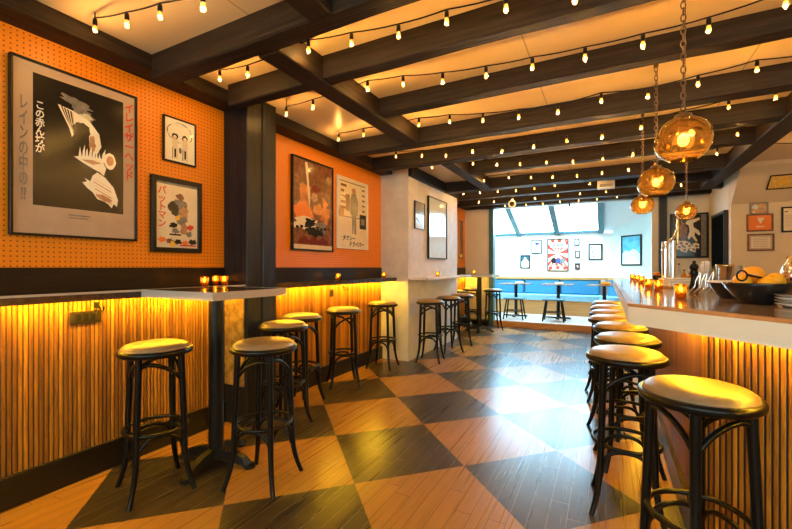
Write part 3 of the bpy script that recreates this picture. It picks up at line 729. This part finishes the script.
sun = [((520.4, 530.3, 255.1, 268.5), d_arc, 'framed print with a white arch on dark teal in the sunroom', .03),
       ((531.6, 541.9, 240.1, 253.6), d_jump, 'white framed print with a small navy figure high on the sunroom wall', .02),
       ((547.3, 568.6, 239.1, 271.3), d_rays, 'large red sunburst poster in the middle of the sunroom wall', .02),
       ((574.5, 579.5, 238.8, 245.5), d_tiny, 'tiny framed picture, topmost of the three stacked beside the sunburst poster', .02),
       ((575.0, 580.0, 250.9, 257.8), d_tiny, 'tiny framed picture, middle of the three stacked beside the sunburst poster', .02),
       ((575.0, 580.0, 263.2, 269.6), d_tiny2, 'tiny dark picture, lowest of the three stacked beside the sunburst poster', .02),
       ((588.4, 602.5, 244, 260), d_collage, 'squarish black framed collage print near the sunroom corner', .03)]
for (a, b, cc, d), fn, lab, fw in sun:
    c, w, h = rect_u(US, a, b, cc, d); picture('framed_print', lab, c, 0, w, h, fn, fw, .025)
a, b_ = on_d(621.7, 236, 10.428), on_d(642, 265.5, 10.428)
picture('framed_print', 'large framed blue and white print on the angled sunroom wall', ((a.x + b_.x) / 2, (a.y + b_.y) / 2, (a.z + b_.z) / 2), -PI / 4, (a - b_).xy.length, a.z - b_.z, d_wave, .03, .025)
def d_splash(P):
    P.base('ink_black').rect(.85, 1, 0, 1, 'ink_grey')
    P.poly([(.45, .86), (.80, .93), (.82, .88), (.62, .80), (.64, .70), (.78, .62), (.84, .52), (.78, .50), (.68, .58), (.66, .50), (.76, .36), (.70, .35), (.58, .48), (.50, .40), (.46, .45), (.52, .60), (.50, .74), (.40, .80)], 'ink_cream')
    P.blob(.33, .60, .14, .20, 'ink_brown', .15)
    for x, z in ((.2, .22), (.35, .15), (.5, .25), (.62, .16), (.42, .3), (.25, .32), (.7, .24)): P.blob(x, z, .10, .07, 'ink_cream', .4).blob(x + .02, z, .045, .03, 'ink_brown', .3)
c, w, h = rect_u(8.198, 669.7, 708.4, 214.3, 257.8); picture('framed_print', 'large dark framed artwork with a pale splashing figure, on the wall behind the taps', c, 0, w, h, d_splash, .03, .03)
UC = 6.908
def d_cert(P): P.base('ink_mount').rect(.08, .92, .1, .9, 'ink_cream'); [P.rect(.18, .82, .2 + .12 * k, .22 + .12 * k, 'ink_grey') for k in range(6)]
def d_red(P): P.base('ink_orange').poly([(.45, .6), (.52, .45), (.56, .45), (.62, .62), (.70, .8), (.4, .85)], 'ink_cream').rect(.35, .7, .18, .26, 'ink_cream')
def d_grey(P): P.base('ink_tan').blob(.25, .7, .2, .24, 'ink_pale', .1).rect(.5, .9, .35, .6, 'ink_grey').blob(.15, .15, .08, .08, 'ink_white')
def d_page(P): P.base('ink_cream').rect(.08, .3, .84, .88, 'ink_black'); [P.rect(.12, .88, .2 + .08 * k, .21 + .08 * k, 'ink_grey') for k in range(7)]
for (a, b, cc, d), fn, lab, fm in (((749.2, 768, 203, 214.4), d_grey, 'small grey framed card above the orange framed certificate', 'grey_trim'), ((746.2, 773.1, 214.6, 231), d_red, 'bright orange framed certificate on the beige wall', 'ink_brown'),
                         ((747, 774, 234.2, 250.7), d_cert, 'pale framed certificate below the orange one on the beige wall', 'ink_brown'), ((781, 801, 207.2, 231.8), d_page, 'black framed white page beside the orange certificate', 'black_metal')):
    c, w, h = rect_u(UC, a, b, cc, d); picture('framed_certificate', lab, c, 0, w, h, fn, .02, .02, fm, cat='certificate')
picture('framed_print', 'gold toned framed picture on the leaning upper part of the beige wall', (1.955, 6.655, 2.275), (math.radians(47.6), 0, 0), .29, .22, lambda P: P.base('gold_foil').blob(.5, .5, .2, .15, 'ink_yellow'), .014, .015)

# door beside the bar
dr = structure('door_1', MB().bbox(1.455, 1.499, 7.07, 7.77, 0, 1.96, .003), 'dark_door')
structure('door_frame', MB().bbox(1.45, 1.5, 7.04, 7.07, 0, 2.0, .003).bbox(1.45, 1.5, 7.77, 7.80, 0, 2.0, .003).bbox(1.45, 1.5, 7.07, 7.77, 1.96, 2.0, .003), 'black_board', dr)
structure('door_handle', MB().tube([(1.455, 7.17, 1.0), (1.41, 7.17, 1.0), (1.41, 7.28, 1.0)], .01), 'chrome', dr)

# ------------------------------------------------------------------ string lights
rows = [
 (1.10, [(95, 30), (127, 25), (160, 17), (203, 8), (262, -8), (330, -26)], 'string of bulbs over the big framed print, crossing the first ceiling bay'),
 (1.78, [(219.7, 79.4), (247.6, 75), (308.5, 45.5), (351.5, 44), (398.5, 36.4), (446.7, 22.7), (506, 9.7), (575, 1), (650, -12)], 'string of bulbs by the black post, just beyond the first heavy beam'),
 (2.35, [(286.4, 114.5), (313, 107.6), (367.6, 89.4), (403, 85), (442.7, 82.4), (486, 76.4), (532.4, 68), (585, 58.5), (643, 46), (708.7, 30.5), (786, 5)], 'string of bulbs crossing in front of the tall prints, in the second bay of beams'),
 (3.15, [(338.5, 136.4), (363.6, 130), (418.9, 122), (449.7, 122), (483, 121), (518.8, 117.3), (557.9, 112.7), (601.3, 101.5), (648, 97), (698, 85), (757, 70.3)], 'string of bulbs in the third bay of beams, just above the amber globe'),
 (3.85, [(396, 156.8), (422, 156), (446, 156), (472.6, 151.8), (502, 151.8), (533.8, 147.1), (566.7, 141.4), (602, 137.3), (641, 128), (684, 118), (728.7, 107.6), (775.6, 96.4)], 'string of bulbs in the fourth bay of beams'),
 (4.50, [(432, 168), (473, 163.9), (497, 164.9), (520, 164.4), (546.5, 163), (573, 162), (602.8, 159.5), (633, 155), (668, 147), (702, 141), (737.5, 134.8), (777.8, 124.8)], 'string of bulbs in the fifth bay of beams'),
 (5.35, [(484, 181), (508.7, 177.8), (531, 177.8), (552.8, 177), (577, 176), (602, 173.4), (628.6, 170), (655, 165), (684, 160), (717, 154), (752, 145)], 'string of bulbs in the wide sixth bay of beams'),
 (6.22, [(463.7, 194), (480, 193), (497.8, 191.7), (516, 191), (534.4, 188.9), (554.6, 185.6), (590, 184)], 'string of bulbs beyond the sixth bay, above the recess'),
 (7.0, [(478.9, 202), (494, 202), (513, 200), (535, 198.5), (558, 196), (580, 194), (606, 192), (643, 189), (681, 185)], 'string of bulbs two beams before the sunroom opening'),
 (7.75, [(505, 206), (526, 205), (542.7, 203.5), (560, 202), (578.6, 201), (597, 199.5), (617, 197)], 'string of bulbs along the sunroom opening')]
for u, pts, lab in rows:
    t = thing('string_light', lab, 'string lights', (0, u, 2.4), 0)
    cord = []; ps = []
    for (x, y) in pts:
        p = on_u(x, y, u); p.z = max(2.27, min(2.43, p.z)); ps.append(p - Vector((0, u, 2.4)))
    while 2 < u < 5.5 and ps[-1].x < 3.2: ps.append(Vector((ps[-1].x + .40, 0, -.04)))       # unseen bulbs added over the back bar to light the right wall
    path = []
    for i, p in enumerate(ps):
        path.append(p + Vector((0, 0, .062)))
        if i < len(ps) - 1:
            q = ps[i + 1]; d = (q - p).length
            for s in (.25, .5, .75): path.append(p.lerp(q, s) + Vector((0, 0,   .062 - .018 * min(d, .6) * math.sin(PI * s))))
    MB().tube(path, .004, 6).build('cord', 'black_metal', t)
    for e in (path[0], path[-1]): MB().tube([e, (e[0], e[1], CEIL - 2.4 + .004)], .0025, 5).build('hanger', 'black_metal', t)
    sock = MB().lathe([(.004, .060), (.010, .054), (.011, .03), (.009, .022)], n=10); glass = MB().lathe([(1e-4, -.014), (.007, -.012), (.0108, -.004), (.0108, .004), (.009, .014), (.007, .024)], n=12); fil = MB().ball((0, 0, .004), .0055, 1.2, 8)
    s0 = g0 = None
    for p in ps:
        if s0 is None: s0 = sock.build('socket', 'black_metal', t); g0 = glass.build('glass_envelope', 'bulb_glass', s0); f0 = fil.build('filament', 'bulb_glow', s0); l0 = lamp_light('bulb_light', s0, BULB_W, (1, .68, .30), .006, (0, 0, -.008)); s0.location = p
        else:
            a = s0.copy(); COL.objects.link(a); a.location = p; b = g0.copy(); COL.objects.link(b); b.parent = a; b = f0.copy(); COL.objects.link(b); b.parent = a; b = l0.copy(); COL.objects.link(b); b.parent = a

# ------------------------------------------------------------------ pendant globes
def pendant(px, py, v, r, label, sz=.92):
    p = on_v(px, py, v); t = thing('globe_pendant', label, 'pendant lamp', (p.x, p.y, p.z), 0, 'amber globe pendants over the bar')
    k = 24; prof = []
    for j in range(k + 1):
        a = .10 + (PI - .45 - .10) * j / k
        prof.append((r * math.sin(a) ** .92, r * sz * math.cos(a)))
    wob = lambda a, z: 1 + .03 * math.sin(3 * a + z * 20) + .015 * math.sin(7 * a + 40 * z)
    MB().lathe(prof, n=48, wob=wob).build('glass_globe', 'amber_glass', t)
    MB().ball((0, 0, 0), .021, 1.25, 16).build('bulb', 'pendant_glow', t)
    lamp_light('bulb_light', t, PEND_W, (1, .72, .38), .02, (0, 0, -.05))
    MB().cyl((0, 0, 0), .018, .03, r * sz + .005, 14).lathe([(.034, r * sz - .004), (.03, r * sz + .010), (.008, r * sz + .02)], n=16).build('lamp_holder', 'iron_chain', t)
    ch = MB(); z = r * sz + .02; L = .034; i = 0; top = CEIL - p.z - .02
    while z < top:
        pts = []
        for q in range(12):
            a = 2 * PI * q / 12; x, zz = .0085 * math.cos(a), (L / 2) * math.sin(a)
            pts.append((x, 0, z + L / 2 + zz) if i % 2 == 0 else (0, x, z + L / 2 + zz))
        ch.tube(pts, .0025, 5, closed=True); z += L - .007; i += 1
    ch.tube([(.006, .006, r * sz), (.008, .004, top)], .0018, 5)
    ch.build('chain', 'iron_chain', t); MB().cyl((0, 0, 0), .014, top, CEIL - p.z, 20).build('ceiling_rose', 'iron_chain', t)
pendant(683.3, 140, .286, .103, 'largest amber glass globe hanging on a chain over the bar corner')
pendant(656, 182.5, .285, .104, 'amber glass globe hanging second over the bar, between two others')
pendant(642.5, 205, .275, .088, 'amber glass globe hanging over the far end of the bar by the sunroom')
pendant(686.3, 211.5, .67, .086, 'small-looking amber globe hanging in front of the dark splash artwork')

# ------------------------------------------------------------------ votive candles
def make_candle():
    t = thing('votive_candle', 'x', 'candle')
    MB().lathe([(1e-4, .002), (.019, .002), (.021, .006), (.025, .066), (.027, .068), (.0285, .066), (.0235, .002), (.021, 0), (1e-4, 0)], n=24).build('glass_cup', 'votive_glass', t)
    MB().cyl((0, 0, 0), .0185, .007, .030, 16).build('wax', 'wax', t)
    MB().lathe([(1e-4, .032), (.0045, .040), (.0055, .046), (.003, .056), (1e-4, .064)], n=10).build('flame', 'flame_glow', t)
    return t
CD = make_candle()
GT, GC = 'votive candles on the wall side', 'votive candles on the bar'
cands = [(on_z(204.7, 286.5, 1.071), 'amber votive candle at the outer side of the high table', GT), (on_z(215.5, 284.5, 1.071), 'amber votive candle between the two others on the high table', GT), (on_z(224.3, 285, 1.071), 'amber votive candle on the high table nearest the black post', GT),
         (Vector((-2.5, on_v(338, 275, -2.5).y, 1.071)), 'amber votive candle on the second ledge under the tall prints', GT), (Vector((-2.46, on_v(384, 277, -2.46).y, 1.071)), 'amber votive candle at the pier end of the second ledge', GT),
         (Vector((-2.15, on_v(437.5, 275, -2.15).y, 1.071)), 'amber votive candle on the pale shelf of the white pier', GT), (Vector((-2.2, 7.35, 1.072)), 'small votive candle on the recess table', GT),
         (on_z(680.5, 298.2, 1.051), 'amber votive candle alone at the front of the bar corner', GC), (on_z(658.3, 290.4, 1.051), 'amber votive candle just behind the bar corner beside the coaster tray', GC), (on_z(648.6, 288.3, 1.051), 'amber votive candle third along the bar', GC),
         (on_z(641.5, 283.6, 1.051), 'amber votive candle fourth along the bar', GC), (on_z(637.0, 281.3, 1.051), 'amber votive candle fifth along the bar', GC), (on_z(632.4, 279.9, 1.051), 'amber votive candle last along the bar', GC)]
for i, (p, lab, grp) in enumerate(cands):
    if i == 0: CD.location = p; tag(CD, lab, group=grp)
    else: dup(CD, p, i * .7, lab, grp)

# ------------------------------------------------------------------ things on the bar
BT = TOPZ + .0012
def bar_at(px, Z):
    a, b = ray(px); return (a * Z, b * Z, BT)
# bowls of citrus
def bowl(label, loc, r, h, stripes=False, ry=0):
    t = thing('serving_bowl', label, 'bowl', loc, 0)
    prof = [(1e-4, .0), (r * .48, .0), (r * .52, .006), (r * .80, h * .55), (r, h), (r * .985, h + .004), (r * .95, h), (r * .74, h * .55), (r * .45, .014), (1e-4, .012)]
    MB().lathe(prof, n=40).build('bowl_body', 'black_ceramic', t)
    if stripes: MB().lathe([(r * 1.003, h * .97), (r * 1.01, h + .003), (r * .97, h + .006), (r * .945, h)], n=40).build('rim', 'white_ceramic', t)
    return t
def fruit(label, loc, r, m, grp, sz=1.0, rot=(0, 0, 0)):
    o = MB().ball((0, 0, 0), r, sz, 20, wob=lambda a, z: 1 + .015 * math.sin(3 * a)).build('lemon' if m == 'lemon_peel' else 'orange', m)
    o.location = loc; o.rotation_euler = rot; tag(o, label, 'fruit', grp); return o
BL = bar_at(758, 1.66); bowl('black bowl heaped with yellow and orange fruit on the bar corner', BL, .118, .082)
BL2 = bar_at(731.5, 1.95); bowl('dark bowl with a white rim tucked behind the fruit bowl', BL2, .095, .078, True)
fr = [(-.074, -.01, .088, .033, 'lemon_peel', 'lemon at the tap end of the fruit bowl'), (.0, .022, .116, .041, 'orange_peel', 'large orange on top in the middle of the fruit bowl'), (.082, .01, .084, .034, 'lemon_peel', 'lemon beside the large orange towards the metal shaker'),
      (-.012, -.055, .074, .034, 'lemon_peel', 'small lemon at the front of the fruit bowl')]
rx, ry_ = CO, SI
for dx, dy, dz, r_, m, lab in fr:
    fruit(lab, (BL[0] + dx * rx - dy * ry_, BL[1] + dx * ry_ + dy * rx, BT + dz + (.006 if dx > .05 else 0)), r_, m, 'fruit in the black bowl', 1.1 if m == 'lemon_peel' else .93)
# strainer resting on the fruit
t = thing('bar_strainer', 'dark round-headed bar strainer lying on the fruit in the bowl', 'strainer', (BL[0] - .075, BL[1] - .10, BT + .116), math.radians(25))
MB().tube([(.020 * math.cos(2 * PI * i / 24), 0, .020 * math.sin(2 * PI * i / 24)) for i in range(24)], .0035, 6, closed=True).build('ring', 'black_metal', t)
MB().tube([(.018, 0, .004), (.06, .01, -.004), (.10, .02, -.010)], .005, 6).build('handle', 'black_metal', t)
# pepper mill / dark bottle
t = thing('pepper_mill', 'dark turned pepper mill beside the cup of straws', 'pepper mill', bar_at(694, 2.75))
MB().lathe([(1e-4, 0), (.030, 0), (.031, .012), (.024, .03), (.018, .07), (.022, .10), (.026, .115), (.020, .13)], n=24).build('body', 'stool_black', t)
MB().lathe([(.018, .13), (.026, .14), (.028, .155), (.020, .17), (.008, .178), (.012, .185), (.008, .195), (1e-4, .197)], n=24).build('cap', 'stool_black', t)
# glass of straws
t = thing('straw_glass', 'clear glass packed with pale straws beside the pepper mill', 'glass', bar_at(706, 2.78))
MB().lathe([(1e-4, .004), (.034, .004), (.040, .12), (.042, .12), (.036, 0), (1e-4, 0)], n=28).build('glass', 'clear_glass', t)
st = MB()
for i in range(26):
    a = random.uniform(0, 2 * PI); q = random.uniform(0, .026); e = q * 1.3; st.tube([(q * math.cos(a), q * math.sin(a), .008), (e * math.cos(a + .3), e * math.sin(a + .3), .17 + random.uniform(0, .025))], .0032, 6)
tag(st.build('straws', 'straw_plastic', t), kind='stuff')
# stack of clear cups
t = thing('cup_stack', 'stack of clear plastic cups behind the curved tongs', 'cups', bar_at(713, 3.05))
for k in range(5): MB().lathe([(.028, .0 + k * .018), (.038, .085 + k * .018), (.040, .087 + k * .018)], n=24).build('cup', 'clear_glass', t)
# tongs
for i, (px, Z, lab) in enumerate(((697, 2.30, 'curved steel tongs standing in front of the pepper mill'), (703, 2.28, 'curved steel tongs between two others in front of the straws'), (709.5, 2.26, 'curved steel tongs closest to the fruit bowls'))):
    t = thing('serving_tongs', lab, 'tongs', bar_at(px, Z), .3, 'steel tongs by the straws')
    for s in (-1, 1):
        MB().tube([(s * .012 - .03, 0, .004), (s * .014 - .022, 0, .012), (s * .012, 0, .04), (s * .010 + .004, 0, .075), (s * .004 + .016, 0, .115)], .004, 6).build('arm', 'chrome', t)
    MB().ball((.016, 0, .116), .006, 1, 10).build('hinge', 'chrome', t)
# steel shakers
t = thing('ice_bucket', 'polished steel bucket behind the tongs', 'bucket', bar_at(725, 3.25)); MB().lathe([(1e-4, 0), (.052, 0), (.056, .02), (.060, .165), (.062, .168), (.057, .168), (.053, .01), (1e-4, .01)], n=32).build('bucket_body', 'chrome', t); MB().lathe([(.0605, .155), (.064, .165), (.0605, .172)], n=32).build('rim', 'brass', t)
t = thing('metal_canister', 'dull grey metal canister next to the polished bucket', 'canister', bar_at(737, 3.45)); MB().cyl((0, 0, 0), .036, 0, .155, 24).build('canister_body', 'tile_grey', t); MB().lathe([(1e-4, .166), (.037, .166), (.039, .155)], n=24).build('lid', 'tile_grey', t)
t = thing('cocktail_shaker', 'chrome cocktail shaker cut by the picture edge beyond the fruit bowl', 'shaker', bar_at(793, 1.85)); MB().lathe([(1e-4, 0), (.032, 0), (.042, .10), (.043, .13), (.040, .135)], n=28).build('tin', 'chrome', t); MB().lathe([(.040, .135), (.034, .16), (.022, .175), (.021, .20), (1e-4, .203)], n=28).build('cap', 'chrome', t)
# coaster tray
t = thing('coaster_tray', 'low tan tray of stacked coasters behind the votive candles', 'tray', bar_at(677, 2.95), TH)
MB().bbox(-.11, .11, -.07, .07, 0, .012, .003).build('tray_base', 'bench_wood', t)
for k in range(5): MB().bbox(-.10 + .003 * (k % 2), .095, -.06, .06, .013 + k * .012, .023 + k * .012, .003).build('coaster_stack', 'straw_plastic' if k % 2 else 'paper', t)
# napkins / plates near the picture edge
t = thing('plate_stack', 'stack of small pale plates beside the fruit bowl at the picture edge', 'plates', bar_at(797, 1.5))
for k in range(4): MB().lathe([(1e-4, k * .011), (.035, k * .011), (.062, .012 + k * .011), (.063, .014 + k * .011), (.035, .004 + k * .011), (1e-4, .004 + k * .011)], n=30).build('plate', 'white_ceramic' if k % 2 == 0 else 'tile_grey', t)
# beer tap tower
t = thing('beer_tap_tower', 'tall chrome beer tap tower with a long amber handle', 'beer tap', (bar_at(669.5, 4.2)[0], bar_at(669.5, 4.2)[1], BT), TH)
MB().cyl((0, 0, 0), .07, 0, .02, 28).build('base_flange', 'chrome', t)
MB().cyl((-.045, 0, 0), .034, .02, .42, 24).cyl((.035, 0, 0), .030, .02, .43, 24).build('column', 'chrome', t)
MB().tube([(-.10, -.03, .33), (-.05, -.035, .40), (.02, -.035, .46), (.055, -.03, .54)], .014, 8).build('spout', 'chrome', t)
MB().tube([(.065, -.03, .40), (.065, -.03, .50), (.066, -.03, .60), (.067, -.03, .66)], .012, 10, rs=[.008, .012, .014, .009]).build('tap_handle', 'brass', t)
# small bottles by the taps
def bottle(label, px, Z, m, h=.16):
    t = thing('bitters_bottle', label, 'bottle', bar_at(px, Z), 0, 'small bottles behind the taps')
    MB().lathe([(1e-4, 0), (.022, 0), (.024, .01), (.024, h * .55), (.009, h * .75), (.008, h * .92)], n=20).build('bottle_body', m, t); MB().cyl((0, 0, 0), .010, h * .92, h, 12).build('stopper', 'black_metal', t)
bottle('slim clear bottle right behind the beer taps', 679, 4.0, 'clear_glass', .19); bottle('small brown bottle standing near the coaster tray', 684, 3.7, 'votive_glass', .13); bottle('squat amber bottle by the dark artwork', 689.5, 3.6, 'votive_glass', .10)
t = thing('garnish_pot', 'small black pot of orange garnish at the far side of the bar', 'pot', bar_at(656.5, 4.4))
MB().lathe([(1e-4, 0), (.03, 0), (.045, .06), (.041, .06), (.027, .01), (1e-4, .01)], n=20).build('pot_body', 'black_ceramic', t)
gm = MB()
for i in range(14): gm.ball((random.uniform(-.028, .028), random.uniform(-.028, .028), .06 + random.uniform(0, .03)), .012, 1, 8)
tag(gm.build('garnish', 'orange_peel', t), kind='stuff')

# ------------------------------------------------------------------ sunroom furniture
PF = .12
bq = thing('banquette', 'built-in blue banquette with a wooden base along the sunroom wall', 'banquette', (-1.2, 10.0, PF))
def ln(d):   # polyline parallel to the back wall and the 45 degree wall
    c = (.13 - d * .41421, 10.3 - d); return [(-2.64, 10.3 - d), c, (1.48 - 1.41421 * d * .0, 10.43 - 1.41421 * d - 1.48)]
def bq_band(d0, d1, z0, z1, name, m, lab=None, cuts=None):
    a, b = ln(d0), ln(d1); mb = MB(); mb.prism([a[0], a[1], b[1], b[0]], z0, z1); mb.prism([a[1], a[2], b[2], b[1]], z0, z1)
    o = rel(mb.build(name, m), bq)
    if lab: o['label'] = lab
    return o
bq_band(.05, .60, PF, PF + .33, 'base', 'bench_wood'); bq_band(.05, .58, PF, PF + .04, 'toe_board', 'black_board')
bq_band(.02, .62, PF + .33, PF + .45, 'seat_cushion', 'pale_blue_fabric')
bq_band(.0, .22, PF + .80, PF + .85, 'top_rail', 'bench_wood')
for x0, x1 in ((-2.62, -1.78), (-1.76, -.95), (-.93, -.12)):
    rel(MB().bbox(x0, x1, 10.09, 10.27, PF + .45, PF + .80, .03).build('back_cushion', 'blue_fabric'), bq)
a, b = ln(.03), ln(.21); rel(MB().prism([a[1], (a[2][0] - .5, a[2][1] + .5), (b[2][0] - .5, b[2][1] + .5), b[1]], PF + .45, PF + .80).build('back_cushion', 'blue_fabric'), bq)
def low_table(label, v, u, w=.62):
    t = thing('pedestal_table', label, 'table', (v, u, PF), 0)
    MB().bbox(-w / 2, w / 2, -.3, .3, .71, .735, .006).build('tabletop', 'bar_top', t)
    MB().cyl((0, 0, 0), .035, .03, .70, 18).build('pole', 'black_metal', t)
    MB().bbox(-.25, .25, -.03, .03, 0, .03, .01).bbox(-.03, .03, -.25, .25, 0, .031, .01).build('foot_cross', 'black_metal', t)
low_table('pedestal table at the end of the banquette nearest the dark jamb', -1.78, 9.15); low_table('pedestal table in front of the sunburst poster', -.90, 9.15); low_table('pedestal table in the sunroom nearest the bar', -.03, 9.1)
def make_low_stool():
    t = thing('low_stool', 'x', 'stool')
    MB().bbox(-.20, .20, -.15, .15, .415, .45, .012).build('seat', 'teal_metal', t)
    for sx in (-1, 1):
        for sy in (-1, 1): MB().tube([(sx * .14, sy * .10, .415), (sx * .20, sy * .15, 0)], .016, 8).build('leg', 'stool_black', t)
    MB().tube([(-.175, -.125, .18), (.175, -.125, .18)], .010, 6).tube([(-.175, .125, .18), (.175, .125, .18)], .010, 6).tube([(0, -.125, .18), (0, .125, .18)], .010, 6).build('stretcher', 'stool_black', t)
    return t
ls = make_low_stool(); ls.location = (-1.70, 8.58, PF); tag(ls, 'low dark stool at the sunroom table nearest the dark jamb', group='low stools in the sunroom')
dup(ls, (-.93, 8.62, PF), .0, 'low dark stool at the sunroom table below the sunburst poster', 'low stools in the sunroom')
o = MB().bbox(-.55, -.10, 8.55, 8.58, PF, PF + .38, .004).build('wooden_panel', 'bench_wood'); 
bpy.data.objects.remove(o)
for v, lab in ((-1.70, 'napkin pad on the sunroom table nearest the dark jamb'), (-.88, 'napkin pad on the sunroom table below the sunburst poster')):
    o = MB().bbox(-.08, .08, -.06, .06, 0, .03, .004).build('napkin_pad', 'paper'); o.location = (v, 9.15, PF + .7352); tag(o, lab, 'napkins', 'napkin pads in the sunroom')
p = (0.0, 9.1, PF + .736); t = thing('condiment_basket', 'amber basket on the sunroom table nearest the bar', 'basket', p)
MB().bbox(-.09, .09, -.05, .05, 0, .05, .006).build('basket_body', 'orange_peel', t); MB().bbox(-.08, -.02, -.03, .03, .05, .085, .006).build('packet', 'paper', t)

# emergency light, dome camera, small spotlight on the header
c = on_u(606, 184.5, 6.5); t = thing('emergency_light', 'white boxy emergency light fixed to a beam near the sunroom', 'emergency light', (c.x, 6.48, c.z))
MB().prism_x([(0.018, -.07), (0.018, .07), (-.05, .07), (-.09, -.07)], -.11, .11).build('housing', 'plaster_white', t)
MB().bbox(-.08, .08, -.10, -.085, -.05, -.01, .004).build('diffuser', 'tile_grey', t)
c = on_u(512, 204.5, 7.22); t = thing('security_camera', 'round white security camera on the last beam over the sunroom', 'camera', (c.x, 7.24, c.z + .01))
MB().tube([(.055 * math.cos(2 * PI * i / 24), -.02, .055 * math.sin(2 * PI * i / 24)) for i in range(24)], .016, 8, closed=True).build('housing', 'plaster_white', t)
MB().ball((0, -.015, 0), .042, 1, 16).build('lens_dome', 'black_ceramic', t); MB().box(-.02, .02, -.01, .025, -.01, .09).build('bracket', 'plaster_white', t)
c = on_u(569, 205, 8.0); t = thing('spotlight', 'tiny black spotlight under the last beam above the sunburst poster', 'spotlight', (c.x, 8.06, 2.40)); MB().lathe([(.012, 0), (.014, -.03), (.035, -.07), (1e-4, -.075)], n=14).build('lamp_head', 'black_metal', t)
